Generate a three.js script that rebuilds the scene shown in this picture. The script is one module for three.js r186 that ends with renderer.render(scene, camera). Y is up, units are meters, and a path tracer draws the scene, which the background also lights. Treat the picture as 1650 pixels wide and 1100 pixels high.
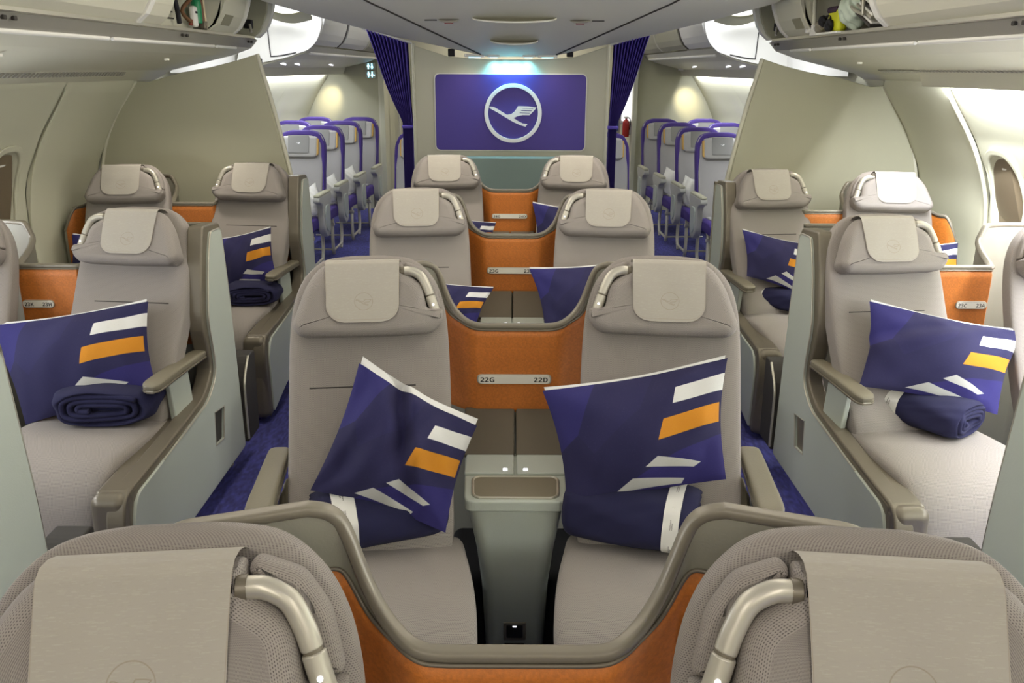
import * as THREE from 'three';
import { RoundedBoxGeometry } from 'three/addons/geometries/RoundedBoxGeometry.js';
import { mergeGeometries } from 'three/addons/utils/BufferGeometryUtils.js';
import { RectAreaLightUniformsLib } from 'three/addons/lights/RectAreaLightUniformsLib.js';

// ---------------------------------------------------------------- camera, light, exposure
const scene = new THREE.Scene();
const DEG = Math.PI / 180;
const FOV = 2 * Math.atan(550 / 1400) / DEG;
const camera = new THREE.PerspectiveCamera(FOV, 1650 / 1100, 0.05, 60);
camera.rotation.order = 'YXZ';
camera.position.set(-0.012, 1.74, 0);
camera.rotation.set(-17.45 * DEG, -0.08 * DEG, 0.3 * DEG);
scene.add(camera);
const renderer = new THREE.WebGLRenderer({ antialias: true });
renderer.toneMapping = THREE.LinearToneMapping;
renderer.toneMappingExposure = 1.36;
renderer.shadowMap.enabled = true;
RectAreaLightUniformsLib.init();
scene.background = new THREE.Color(0x000000);
const UNSEEN_CEIL = 3.1, UNSEEN_COVE = 14, UNSEEN_WINDOW = 17, UNSEEN_WALL_R = 230, UNSEEN_REAR_SIDE = 75, UNSEEN_REAR = .8, UNSEEN_DOOR_ZONE = 10, SPOT = 2.2, UNSEEN_READ = .8, END = .1, ROW24 = 1.9, UNSEEN_FRONT = 10;  // lamp strengths; most of these lamps are out of view

// ---------------------------------------------------------------- naming helpers
const used = {};
function numbered(n) { if (!(n in used)) { used[n] = 0; return n; } used[n]++; return n + '_' + String(used[n]).padStart(3, '0'); }
function obj(name, geo, mat, parent) {
  const g = Array.isArray(geo) ? mergeGeometries(geo.map(clean), false) : geo;
  const m = new THREE.Mesh(g, mat); m.castShadow = m.receiveShadow = true;
  if (parent) { m.name = name; parent.add(m); } else { m.name = numbered(name); scene.add(m); }
  return m;
}
function clean(g) {
  let h = g.index ? g.toNonIndexed() : g.clone();
  for (const k of Object.keys(h.attributes)) if (!['position', 'normal', 'uv'].includes(k)) h.deleteAttribute(k);
  return h;
}
function thing(name, label, category, pos = [0, 0, 0], turn = 0, group) {
  const o = new THREE.Group(); o.name = numbered(name); scene.add(o);
  o.position.set(...pos); o.rotation.y = turn; tag(o, label, category, group); return o;
}
function tag(o, label, category, group) { if (label) o.userData.label = label; if (category) o.userData.category = category; if (group) o.userData.group = group; return o; }
function struct(name, geo, mat, label) { const m = obj(name, geo, mat); m.userData.kind = 'structure'; if (label) m.userData.label = label; return m; }
let seed = 7; function rnd() { seed = (seed * 16807) % 2147483647; return seed / 2147483647; }
const sm = (a, b, x) => { const t = Math.min(1, Math.max(0, (x - a) / (b - a))); return t * t * (3 - 2 * t); };
const mix = (a, b, t) => a + (b - a) * t;
function lerpT(tab, x) { // piecewise table [[x,v..]..]
  if (x <= tab[0][0]) return tab[0].slice(1);
  for (let i = 1; i < tab.length; i++) if (x <= tab[i][0]) { const t = (x - tab[i - 1][0]) / (tab[i][0] - tab[i - 1][0]); return tab[i].slice(1).map((v, k) => mix(tab[i - 1][k + 1], v, t)); }
  return tab[tab.length - 1].slice(1);
}
// ---------------------------------------------------------------- geometry helpers
function boxUV(g) { // metric uv from the dominant normal
  if (g.index) g = g.toNonIndexed(), g.computeVertexNormals && 0;
  const p = g.attributes.position, n = g.attributes.normal, uv = new Float32Array(p.count * 2);
  for (let i = 0; i < p.count; i++) {
    const ax = Math.abs(n.getX(i)), ay = Math.abs(n.getY(i)), az = Math.abs(n.getZ(i));
    const x = p.getX(i), y = p.getY(i), z = p.getZ(i);
    if (az >= ax && az >= ay) { uv[2 * i] = x; uv[2 * i + 1] = y; } else if (ay >= ax) { uv[2 * i] = x; uv[2 * i + 1] = z; } else { uv[2 * i] = z; uv[2 * i + 1] = y; }
  }
  g.setAttribute('uv', new THREE.BufferAttribute(uv, 2)); return g;
}
function grid(f, nu, nv, uvf, flip) {
  const pos = [], uv = [], idx = [];
  for (let j = 0; j <= nv; j++) for (let i = 0; i <= nu; i++) { const p = f(i / nu, j / nv); pos.push(...p); const q = uvf ? uvf(i / nu, j / nv, p) : [i / nu, j / nv]; uv.push(...q); }
  for (let j = 0; j < nv; j++) for (let i = 0; i < nu; i++) { const a = j * (nu + 1) + i, b = a + 1, c = a + nu + 1, d = c + 1; if (flip) idx.push(a, c, b, b, c, d); else idx.push(a, b, c, b, d, c); }
  const g = new THREE.BufferGeometry(); g.setAttribute('position', new THREE.Float32BufferAttribute(pos, 3)); g.setAttribute('uv', new THREE.Float32BufferAttribute(uv, 2)); g.setIndex(idx); g.computeVertexNormals(); return g;
}
function loft(rings, flip) { // closed rings -> solid with caps
  const N = rings[0].length, M = rings.length, pos = [], uv = [], idx = []; let v = 0;
  const D = (a, b) => Math.hypot(a[0] - b[0], a[1] - b[1], a[2] - b[2]);
  for (let j = 0; j < M; j++) { if (j) v += D(rings[j][0], rings[j - 1][0]); let u = 0; for (let i = 0; i <= N; i++) { const p = rings[j][i % N]; if (i) u += D(p, rings[j][i - 1]); pos.push(...p); uv.push(u, v); } }
  for (let j = 0; j < M - 1; j++) for (let i = 0; i < N; i++) { const a = j * (N + 1) + i, b = a + 1, c = a + N + 1, d = c + 1; flip ? idx.push(a, c, b, b, c, d) : idx.push(a, b, c, b, d, c); }
  for (const [j, s] of [[0, 1], [M - 1, -1]]) { const c = [0, 0, 0]; for (const p of rings[j]) for (let k = 0; k < 3; k++) c[k] += p[k] / N; const ci = pos.length / 3; pos.push(...c); uv.push(0, 0); for (let i = 0; i < N; i++) { const a = j * (N + 1) + i, b = a + 1; (s > 0) !== !!flip ? idx.push(ci, b, a) : idx.push(ci, a, b); } }
  const g = new THREE.BufferGeometry(); g.setAttribute('position', new THREE.Float32BufferAttribute(pos, 3)); g.setAttribute('uv', new THREE.Float32BufferAttribute(uv, 2)); g.setIndex(idx); g.computeVertexNormals();
  const n = g.attributes.normal; for (let j = 0; j < M; j++) { const a = j * (N + 1), b = a + N; const x = n.getX(a) + n.getX(b), y = n.getY(a) + n.getY(b), z = n.getZ(a) + n.getZ(b), l = Math.hypot(x, y, z) || 1; n.setXYZ(a, x / l, y / l, z / l); n.setXYZ(b, x / l, y / l, z / l); }
  return g;
}
function sring(c, U, V, hu, hv, e = 3, N = 36) { // superellipse ring at c spanned by U,V
  const r = []; for (let i = 0; i < N; i++) { const t = i / N * 2 * Math.PI, ct = Math.cos(t), st = Math.sin(t); const a = Math.sign(ct) * Math.abs(ct) ** (2 / e) * hu, b = Math.sign(st) * Math.abs(st) ** (2 / e) * hv; r.push([c[0] + U[0] * a + V[0] * b, c[1] + U[1] * a + V[1] * b, c[2] + U[2] * a + V[2] * b]); } return r;
}
function slab(path, opt = {}) { // path [[y,z,halfWidth,halfThick,exp?]..] swept in the yz plane, width along x
  const sp = path, rings = [];
  for (let i = 0; i < sp.length; i++) { const a = sp[Math.max(0, i - 1)], b = sp[Math.min(sp.length - 1, i + 1)]; let ty = b[0] - a[0], tz = b[1] - a[1]; const l = Math.hypot(ty, tz); ty /= l; tz /= l; rings.push(sring([opt.x || 0, sp[i][0], sp[i][1]], [1, 0, 0], [0, -tz, ty], sp[i][2], sp[i][3], sp[i][4] || opt.e || 5, opt.N || 40)); }
  return loft(rings, opt.flip);
}
function dense(tab, n) { // catmull through rows
  const out = [], m = tab.length - 1; for (let i = 0; i <= n; i++) { const t = i / n * m, k = Math.min(m - 1, Math.floor(t)), f = t - k; const p0 = tab[Math.max(0, k - 1)], p1 = tab[k], p2 = tab[k + 1], p3 = tab[Math.min(m, k + 2)]; out.push(p1.map((_, q) => 0.5 * (2 * p1[q] + (p2[q] - p0[q]) * f + (2 * p0[q] - 5 * p1[q] + 4 * p2[q] - p3[q]) * f * f + (3 * p1[q] - p0[q] - 3 * p2[q] + p3[q]) * f * f * f))); } return out;
}
function shp(pts) { const s = new THREE.Shape(); pts.forEach((p, i) => i ? s.lineTo(p[0], p[1]) : s.moveTo(p[0], p[1])); s.closePath(); return s; }
function spl(pts, n = 60, closed = true) { return new THREE.CatmullRomCurve3(pts.map(p => new THREE.Vector3(p[0], p[1], 0)), closed, 'catmullrom', 0.5).getPoints(n).map(v => [v.x, v.y]); }
function roundPoly(pts, r, seg = 6) { // fillet every corner
  const o = [], n = pts.length; for (let i = 0; i < n; i++) { const a = pts[(i + n - 1) % n], b = pts[i], c = pts[(i + 1) % n]; const rr = b[2] !== undefined ? b[2] : r; const la = Math.hypot(a[0] - b[0], a[1] - b[1]), lc = Math.hypot(c[0] - b[0], c[1] - b[1]); const d = Math.min(rr, la * .48, lc * .48); const p = [b[0] + (a[0] - b[0]) / la * d, b[1] + (a[1] - b[1]) / la * d], q = [b[0] + (c[0] - b[0]) / lc * d, b[1] + (c[1] - b[1]) / lc * d]; for (let k = 0; k <= seg; k++) { const t = k / seg; o.push([(1 - t) * (1 - t) * p[0] + 2 * t * (1 - t) * b[0] + t * t * q[0], (1 - t) * (1 - t) * p[1] + 2 * t * (1 - t) * b[1] + t * t * q[1]]); } } return o;
}
function extr(pts, depth, bevel = 0.004, seg = 3, holes) { const s = pts.isShape ? pts : shp(pts); if (holes) for (const h of holes) s.holes.push(new THREE.Path(h.map(p => new THREE.Vector2(p[0], p[1])))); return new THREE.ExtrudeGeometry(s, { depth, bevelEnabled: bevel > 0, bevelThickness: bevel, bevelSize: bevel, bevelOffset: -bevel, bevelSegments: seg, curveSegments: 10 }); }
function rbox(w, h, d, r = .01, s = 3) { return new RoundedBoxGeometry(w, h, d, s, Math.min(r, w / 2.01, h / 2.01, d / 2.01)); }
function at(g, x, y, z, rx = 0, ry = 0, rz = 0) { g.applyMatrix4(new THREE.Matrix4().compose(new THREE.Vector3(x, y, z), new THREE.Quaternion().setFromEuler(new THREE.Euler(rx, ry, rz)), new THREE.Vector3(1, 1, 1))); return g; }
function zy(g) { // shape drawn as (z, y) and extruded in +x
  g.applyMatrix4(new THREE.Matrix4().set(0, 0, 1, 0, 0, 1, 0, 0, 1, 0, 0, 0, 0, 0, 0, 1)); const ix = g.index; const p = g.attributes.position;
  for (let i = 0; i < p.count; i += 3) for (const k of Object.keys(g.attributes)) { const A = g.attributes[k], s = A.itemSize; for (let q = 0; q < s; q++) { const t = A.array[(i + 1) * s + q]; A.array[(i + 1) * s + q] = A.array[(i + 2) * s + q]; A.array[(i + 2) * s + q] = t; } }
  return g;
}
function tube(pts, r, seg = 40, rs = 12, closed = false, tension = .5) { const c = new THREE.CatmullRomCurve3(pts.map(p => new THREE.Vector3(...p)), closed, 'catmullrom', tension); const g = new THREE.TubeGeometry(c, seg, r, rs, closed); if (closed) return g; const ends = [0, 1].map(t => { const q = c.getPoint(t), T = c.getTangent(t).multiplyScalar(t ? 1 : -1); const d = new THREE.SphereGeometry(r, rs, 6, 0, Math.PI * 2, 0, Math.PI / 2); d.scale(1, .35, 1); d.applyQuaternion(new THREE.Quaternion().setFromUnitVectors(new THREE.Vector3(0, 1, 0), T)); d.translate(q.x, q.y, q.z); return d; }); return mergeGeometries([g, ...ends].map(clean)); }
function mirrorX(g) { if (Array.isArray(g)) return g.map(mirrorX); g.scale(-1, 1, 1); const f = g.index; if (f) { for (let i = 0; i < f.count; i += 3) { const a = f.array[i + 1]; f.array[i + 1] = f.array[i + 2]; f.array[i + 2] = a; } } else { for (const k of Object.keys(g.attributes)) { const A = g.attributes[k], s = A.itemSize; for (let i = 0; i < A.count; i += 3) for (let q = 0; q < s; q++) { const t = A.array[(i + 1) * s + q]; A.array[(i + 1) * s + q] = A.array[(i + 2) * s + q]; A.array[(i + 2) * s + q] = t; } } } return g; }

// ---------------------------------------------------------------- textures
function canv(w, h, draw, opt = {}) { const c = document.createElement('canvas'); c.width = w; c.height = h; const x = c.getContext('2d'); draw(x, w, h); const t = new THREE.CanvasTexture(c); t.colorSpace = THREE.SRGBColorSpace; if (opt.rep) { t.wrapS = t.wrapT = THREE.RepeatWrapping; t.repeat.set(opt.rep[0], opt.rep[1]); } return t; }
function dtex(n, f, rep, srgb) { const a = new Uint8Array(n * n * 4); for (let y = 0; y < n; y++) for (let x = 0; x < n; x++) { const v = f(x, y, n); const i = 4 * (y * n + x); if (Array.isArray(v)) { a[i] = v[0]; a[i + 1] = v[1]; a[i + 2] = v[2]; } else a[i] = a[i + 1] = a[i + 2] = v; a[i + 3] = 255; } const t = new THREE.DataTexture(a, n, n); t.wrapS = t.wrapT = THREE.RepeatWrapping; t.magFilter = THREE.LinearFilter; t.minFilter = THREE.LinearFilter; t.repeat.set(1 / rep, 1 / rep); if (srgb) t.colorSpace = THREE.SRGBColorSpace; t.needsUpdate = true; return t; }
const noiseA = []; for (let i = 0; i < 65536; i++) noiseA.push(rnd());
const N2 = (x, y, p) => { const xi = Math.floor(x), yi = Math.floor(y), fx = x - xi, fy = y - yi, q = (a, b) => noiseA[(((a % p) + p) % p) + 256 * (((b % p) + p) % p)]; const ux = fx * fx * (3 - 2 * fx), uy = fy * fy * (3 - 2 * fy); return mix(mix(q(xi, yi), q(xi + 1, yi), ux), mix(q(xi, yi + 1), q(xi + 1, yi + 1), ux), uy); };
// woven seat cloth: staggered little dashes, 8 by 12 cells on a 52 mm tile
const weaveH = (x, y, n) => { const cx = x / n * 8, row = Math.floor(y / n * 12), cy = y / n * 12 - row; let fx = (cx + (row % 2) * .5) % 1; const d = Math.hypot((fx - .5) / .36, (cy - .5) / .26); return Math.max(0, 1 - d); };
const seatCol = dtex(192, (x, y, n) => { const w = weaveH(x, y, n), s = 1 - .38 * Math.min(1, w * 1.6) + .05 * (noiseA[(x * 131 + y * 977) & 65535] - .5); return [Math.min(255, 150 * s), Math.min(255, 143 * s), Math.min(255, 136 * s)]; }, .033, true);
const seatBump = dtex(192, (x, y, n) => 190 - 150 * Math.min(1, weaveH(x, y, n) * 1.5) + 30 * (noiseA[(x * 31 + y * 517) & 65535] - .5), .033);
const clothBump = dtex(128, (x, y, n) => 128 + 60 * Math.sin(x / n * Math.PI * 64) * Math.sin(y / n * Math.PI * 64) + 40 * (noiseA[(x * 31 + y * 517) & 65535] - .5), .06);
const carpetCol = dtex(256, (x, y, n) => { const k = .72 + .35 * noiseA[(x * 131 + y * 977) & 65535] + .2 * (N2(x / n * 16, y / n * 16, 16) - .5); return [66 * k, 67 * k, 138 * k]; }, .4, true);
const grainBump = dtex(128, (x, y, n) => 255 * (.5 * noiseA[(x * 7 + y * 353) & 65535] + .5 * N2(x / n * 32, y / n * 32, 32)), .08);
const leatherCol = dtex(128, (x, y, n) => { const k = .9 + .12 * N2(x / n * 24, y / n * 24, 24) + .08 * noiseA[(x * 131 + y * 977) & 65535]; return [190 * k, 111 * k, 40 * k]; }, .1, true);

// the crane in a ring: outline normalised to the ring's outer radius
const CR = [[335, 487], [440, 540], [545, 603], [650, 662], [745, 703], [812, 722], [836, 685], [775, 680], [710, 648], [655, 612], [705, 588], [770, 574], [862, 575], [925, 512], [952, 478], [840, 464], [710, 460], [690, 495], [660, 535], [622, 562], [565, 570], [480, 520], [400, 474], [345, 468]].map(([x, y]) => [(x - 647) / 370, (553 - y) / 370]);
const SLITS = [[[775, 486], [915, 488], [905, 496], [770, 492]], [[755, 514], [895, 518], [885, 526], [750, 522]], [[737, 542], [870, 546], [862, 553], [730, 550]]].map(a => a.map(([x, y]) => [(x - 647) / 370, (553 - y) / 370]));
function drawCrane(x, cx, cy, r, col, lw, fillBird) {
  x.strokeStyle = col; x.lineWidth = lw; x.beginPath(); x.arc(cx, cy, r, 0, Math.PI * 2); x.stroke();
  x.beginPath(); CR.forEach((p, i) => i ? x.lineTo(cx + p[0] * r, cy - p[1] * r) : x.moveTo(cx + p[0] * r, cy - p[1] * r)); x.closePath();
  if (fillBird) { x.fillStyle = col; x.fill(); } else x.stroke();
}
const coverTex = canv(512, 512, (x, w, h) => {
  x.fillStyle = '#a49f94'; x.fillRect(0, 0, w, h);
  for (let i = 0; i < 2600; i++) { x.fillStyle = rnd() > .5 ? 'rgba(255,250,240,.05)' : 'rgba(120,110,95,.045)'; x.fillRect(rnd() * w, rnd() * h, 20 * rnd() + 1, 2); }
  x.strokeStyle = 'rgba(140,128,110,.45)'; x.lineWidth = 2; x.beginPath(); x.moveTo(36, 0); x.lineTo(52, h - 110); x.quadraticCurveTo(58, h - 16, 150, h - 16); x.lineTo(w - 150, h - 16); x.quadraticCurveTo(w - 58, h - 16, w - 52, h - 110); x.lineTo(w - 36, 0); x.stroke();
  x.globalAlpha = .72; drawCrane(x, 262, 388, 52, '#8f8674', 3, false); x.globalAlpha = 1;
});
function pillowTex(v) {
  return canv(640, 420, (x, w, h) => {
    const P = (pts, c) => { x.fillStyle = c; x.beginPath(); pts.forEach((p, i) => i ? x.lineTo(p[0] * w, p[1] * h) : x.moveTo(p[0] * w, p[1] * h)); x.closePath(); x.fill(); };
    x.fillStyle = '#211f45'; x.fillRect(0, 0, w, h);
    P([[0, 0], [.28, 0], [.12, .42], [0, .52]], '#292662');
    P([[1, .62], [1, 1], [.3, 1], [.46, .86], [.7, .72]], '#27225f');
    P([[.28, 0], [.6, 0], [.5, .3], [.2, .6], [.12, .42]], '#23214a');
    P([[.71, .17], [1, .12], [1, .26], [.69, .31]], '#cfcfca');
    P([[.63, .43], [.985, .36], [.985, .52], [.59, .60]], '#c17f1c');
    P([[.5, .80], [.58, .73], [.85, .83], [.80, .865]], '#bcbcb4');
    P([[.30, .955], [.42, .87], [.74, .945], [.72, .985]], '#bcbcb4');
    x.globalAlpha = .05; for (let i = 0; i < 3000; i++) { x.fillStyle = rnd() > .5 ? '#fff' : '#000'; x.fillRect(rnd() * w, rnd() * h, 3, 1); } x.globalAlpha = 1;
  });
}
const pillowMap = pillowTex();
const labelTex = {};
function rowLabel(a, b, wpx = 512) { const k = a + b; if (!labelTex[k]) labelTex[k] = canv(wpx, 84, (x, w, h) => { x.fillStyle = '#e6e4d6'; x.fillRect(0, 0, w, h); x.fillStyle = '#26241f'; x.font = 'bold 56px sans-serif'; x.textBaseline = 'middle'; x.textAlign = 'left'; x.fillText(a, 22, h / 2 + 3); x.textAlign = 'right'; x.fillText(b, w - 22, h / 2 + 3); }); return labelTex[k]; }

// ---------------------------------------------------------------- materials
const std = (c, r = .6, m = 0, o = {}) => new THREE.MeshStandardMaterial({ color: c, roughness: r, metalness: m, side: THREE.DoubleSide, ...o });
const M = {
  seat: std(0xffffff, .95, 0, { map: seatCol, bumpMap: seatBump, bumpScale: .0008 }),
  cover: std(0xffffff, .95, 0, { map: coverTex }),
  coverEdge: std(0xe4dccc, .9),
  shell: std(0x8d8b7c, .5, 0, { bumpMap: grainBump, bumpScale: .0002 }),
  rim: std(0x7d7768, .4, .15),
  panel: std(0xb2b9ad, .45, 0, { bumpMap: grainBump, bumpScale: .0002 }),
  bronze: std(0x6f6859, .38, .25),
  trim: std(0xb9b6a6, .3, .5),
  orange: std(0xffffff, .55, 0, { map: leatherCol, bumpMap: grainBump, bumpScale: .0003 }),
  leather: std(0x5d5443, .6, 0, { bumpMap: grainBump, bumpScale: .0004 }),
  lamp: std(0xbdb9ab, .36, .45),
  dark: std(0x17161a, .8),
  slot: std(0x33302b, .8),
  armpad: std(0x77715f, .5, 0, { bumpMap: grainBump, bumpScale: .0003 }),
  wall: std(0xc3c2ab, .6), wallR: std(0xc3c2ab, .6),
  swall: std(0xc2c0ad, .7), part: std(0xb0ae96, .75, 0, { bumpMap: grainBump, bumpScale: .0003 }),
  ceil: std(0xcfcec4, .55),
  bin: std(0xcac8b4, .5),
  rail: std(0x9a988c, .4, .2),
  white: std(0xdfded6, .5),
  carpet: std(0xffffff, 1, 0, { map: carpetCol, bumpMap: grainBump, bumpScale: .002 }),
  strip: std(0x4a2f9c, .5),
  navy: std(0x2b2861, .95, 0, { bumpMap: clothBump, bumpScale: .0006 }),
  blanket: std(0x1d1d3e, 1, 0, { bumpMap: clothBump, bumpScale: .001 }),
  pillow: std(0xffffff, .95, 0, { map: pillowMap, bumpMap: clothBump.clone(), bumpScale: .0004 }),
  pillowBack: std(0xd6d6d2, .95),
  curtain: std(0x5d4cae, .9),
  purple: std(0x412e78, .85),
  eco: std(0x9d9b99, .85), ecoHead: std(0xa3a19c, .7), gold: std(0xc19a4e, .6),
  screen: std(0x4b3c95, .5), logo: std(0xffffff, .45),
  led: std(0xffffff, .5, 0, { emissive: 0xfff4e0, emissiveIntensity: 1 }),
  ledDim: std(0xd8d6c8, .5, 0, { emissive: 0xfff4e0, emissiveIntensity: .15 }),
  beltCloth: std(0x948b76, .9),
  glowL: std(0xffffff, .5, 0, { emissive: 0xf2f4ff, emissiveIntensity: 1.1 }),
  glowC: std(0xbfefff, .5, 0, { emissive: 0x9fe8ff, emissiveIntensity: 2.2 }),
  shade: std(0x6e614b, .6),
};
M.pillow.bumpMap.repeat.set(10, 7);
for (const k of ['panel', 'shell', 'bronze']) M[k].side = THREE.DoubleSide;
// ================================================================ THE SETTING
const XC = -0.03;                                            // cabin centre line
const WT = [[0, 2.38], [.4, 2.5], [.8, 2.555], [1.1, 2.54], [1.2, 2.51], [1.4, 2.41], [1.66, 2.235], [1.70, 2.245], [1.76, 2.26]];
const wallHalf = y => lerpT(WT, y)[0];
struct('floor', at(new THREE.BoxGeometry(5.6, .06, 15.4).translate(0, 0, 0), 0, -.03, -4.1), M.carpet);
boxUV(scene.children[scene.children.length - 1].geometry);
// side walls: curved lining panels with seams between them
function wallPanel(s, d0, d1, mat, name, hole) {
  const N = 16, f = (off) => (u, v) => { const y = mix(-.02, 1.82, v); const e = Math.min(1, Math.min(u, 1 - u) * 40); return [XC + s * (wallHalf(y) + off + (1 - e) * .012), y, -mix(d0, d1, u)]; };
  const uvf = (u, v, p) => [p[2], p[1]];
  const a = hole ? grid(f(0), 72, 90, uvf, s > 0) : grid(f(0), 24, N * 2, uvf, s > 0), b = grid(f(.05), 4, N, uvf, s < 0);
  if (hole) { const p = a.attributes.position, I = a.index.array, keep = []; for (let i = 0; i < I.length; i += 3) { let y = 0, z = 0; for (let k = 0; k < 3; k++) { y += p.getY(I[i + k]) / 3; z += p.getZ(I[i + k]) / 3; } if (Math.abs((-z - hole) / .152) ** 2.8 + Math.abs((y - 1.12) / .232) ** 2.8 > 1) keep.push(I[i], I[i + 1], I[i + 2]); } a.setIndex(keep); }
  return struct(name, [a, b], mat);
}
const seamsL = [-3.05, -1.0, .6, 2.2, 3.2, 4.62, 5.46, 7.0, 8.2, 9.4, 11.25];
for (let i = 0; i + 1 < seamsL.length; i++) { wallPanel(-1, seamsL[i], seamsL[i + 1] - .006, M.wall, 'wall_left', i == 4 && 4.33); wallPanel(1, seamsL[i], seamsL[i + 1] - .006, M.wallR, 'wall_right', i == 4 && 4.4); }
// slim raised cover strip on the right seam
struct('trim', tube([0, .25, .5, .75, 1].map(t => { const y = mix(.5, 1.62, t); return [XC + wallHalf(y) - .004, y, -4.62]; }), .012, 30, 8), M.bin);
struct('trim', tube([0, .25, .5, .75, 1].map(t => { const y = mix(.3, 1.62, t); return [XC - wallHalf(y) + .000, y, -4.62]; }), .005, 30, 8), M.wall);
// windows with closed shades, in deep oval bezels
function windowAt(s, d, n, label) {
  const w = new THREE.Group(); w.name = 'window_' + n; w.userData.kind = 'structure'; w.userData.label = label; scene.add(w);
  const y0 = 1.12, hw = .15, hh = .225; const oval = (k, m) => sring([0, 0, 0], [1, 0, 0], [0, 1, 0], hw * k, hh * m, 2.8, 48).map(p => [p[0], p[1]]);
  const bend = g => { const p = g.attributes.position; for (let i = 0; i < p.count; i++) { const px = p.getX(i), py = p.getY(i), pz = p.getZ(i); const y = y0 + py; p.setXYZ(i, XC + s * (wallHalf(y) - .003 - pz), y, -d - s * px); } g.computeVertexNormals(); return g; };
  obj('window_frame', bend(extr(oval(1.12, 1.1), .004, .007, 3, [oval(.93, .95)])), M.wall, w);
  const shd = extr(oval(1.0, 1.0), .004, .0); shd.translate(0, 0, -.024); obj('window_shade', bend(shd), M.shade, w); const fun = grid((u, v) => { const r = sring([0, 0, 0], [1, 0, 0], [0, 1, 0], hw * mix(.96, .86, v), hh * mix(.97, .88, v), 2.8, 64)[Math.round(u * 64) % 64]; return [r[0], r[1], mix(.004, -.022, v)]; }, 64, 4); obj('window_reveal', bend(fun), M.wall, w);
  const grip = rbox(.05, .012, .012, .004); grip.translate(0, hh * .66, -.014); obj('shade_grip', bend(grip.toNonIndexed()), M.white, w);
}
windowAt(-1, 4.33, 1, 'oval cabin window at the left edge with its shade pulled down');
windowAt(1, 4.4, 2, 'oval cabin window in the bright right wall with its brown shade down');
// ceiling: a flat run that drops in a tapering wedge towards the screen wall
const CT = [[-3.1, 2.42, 1.1, 1.46, 2.4], [3.3, 2.42, 1.1, 1.46, 2.4], [4.4, 2.22, 1.02, 1.43, 2.2], [5.0, 2.085, .83, 1.385, 2.083], [5.6, 1.955, .54, 1.16, 2.02], [6.28, 1.815, .22, .92, 1.962]];
const cx0 = .03;
function ceilGrid(fn, off) { return grid((u, v) => { const d = mix(-3.1, 6.28, v), t = lerpT(CT, d); const p = fn(u, d, t); return [p[0], p[1] + off, -d]; }, 8, 90, (u, v, p) => [p[0], p[2]], off > 0); }
const cC = (u, d, [y, c]) => [cx0 + mix(-c, c, u), y], cL = (u, d, [y, c, o, oy]) => [cx0 + mix(-o - .02, -c - .006, u), mix(oy, y + .004, u)], cR = (u, d, [y, c, o, oy]) => [cx0 + mix(c + .006, o, u), mix(y + .004, oy, u)];
struct('ceiling', [ceilGrid(cC, 0), ceilGrid(cC, .04)], M.ceil, 'dropped middle ceiling panel with shallow oval domes');
struct('ceiling_panel', [ceilGrid(cL, 0), ceilGrid(cL, .04)], M.ceil, 'left sloping ceiling panel beside the dropped middle panel');
struct('ceiling_panel', [ceilGrid(cR, 0), ceilGrid(cR, .04)], M.ceil, 'right sloping ceiling panel beside the dropped middle panel');
for (const s of [-1, 1]) { const pts = []; for (let d = 3; d <= 6.26; d += .2) { const t = lerpT(CT, d); pts.push([cx0 + s * t[1], t[0] - .001, -d]); } struct('trim', tube(pts, .006, 60, 6), M.slot); }
// upper lining over the rear cabin and the ends of the cabin
struct('ceiling_rear', at(new THREE.BoxGeometry(5.4, .05, 15.4), 0, 2.50, -4.1), M.white);
for (const s of [-1, 1]) struct(s < 0 ? 'trim_upper_left' : 'trim_upper_right', [grid((u, v) => { const a = u * Math.PI / 2; return [XC + s * (2.2 - .75 * (1 - Math.cos(a))), 1.7 + .8 * Math.sin(a), -mix(5.9, 11.25, v)]; }, 14, 3, (u, v, p) => [p[2], p[1]], s < 0), grid((u, v) => { const a = u * Math.PI / 2; return [XC + s * (2.26 - .75 * (1 - Math.cos(a))), 1.7 + .82 * Math.sin(a), -mix(5.9, 11.25, v)]; }, 14, 3, (u, v, p) => [p[2], p[1]], s > 0)], M.white);
struct('wall_front', at(new THREE.BoxGeometry(5.6, 2.5, .06), 0, 1.2, 3.2), M.wall);
struct('wall_rear', at(new THREE.BoxGeometry(5.6, 2.5, .06), 0, 1.2, -13.0), M.wall);
// ceiling furniture: oval dome lights, row sign lamps, end lamps
function ceilY(d) { return lerpT(CT, d)[0]; }
function onCeil(g, x, d, drop) { const sl = Math.atan2(ceilY(d - .1) - ceilY(d + .1), .2); return at(g, x, ceilY(d) - drop, -d, sl * 1 , 0, 0); }
for (const [d, w, lab] of [[5.32, .24, 'larger shallow oval dome in the dropped ceiling'], [5.82, .15, 'smaller shallow oval dome near the screen wall']]) {
  const t = thing('ceiling_dome', lab, 'ceiling dome');
  const g = new THREE.SphereGeometry(1, 40, 12, 0, Math.PI * 2, Math.PI / 2, Math.PI / 2); g.scale(w, .022, .13); obj('dome_panel', onCeil(g, .0, d, .002), M.bin, t);
  const r = new THREE.TorusGeometry(1, .02, 8, 48); r.rotateX(Math.PI / 2); r.scale(w, .25, .13); obj('dome_ring', onCeil(r, 0, d, .002), M.ceil, t);
}
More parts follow.
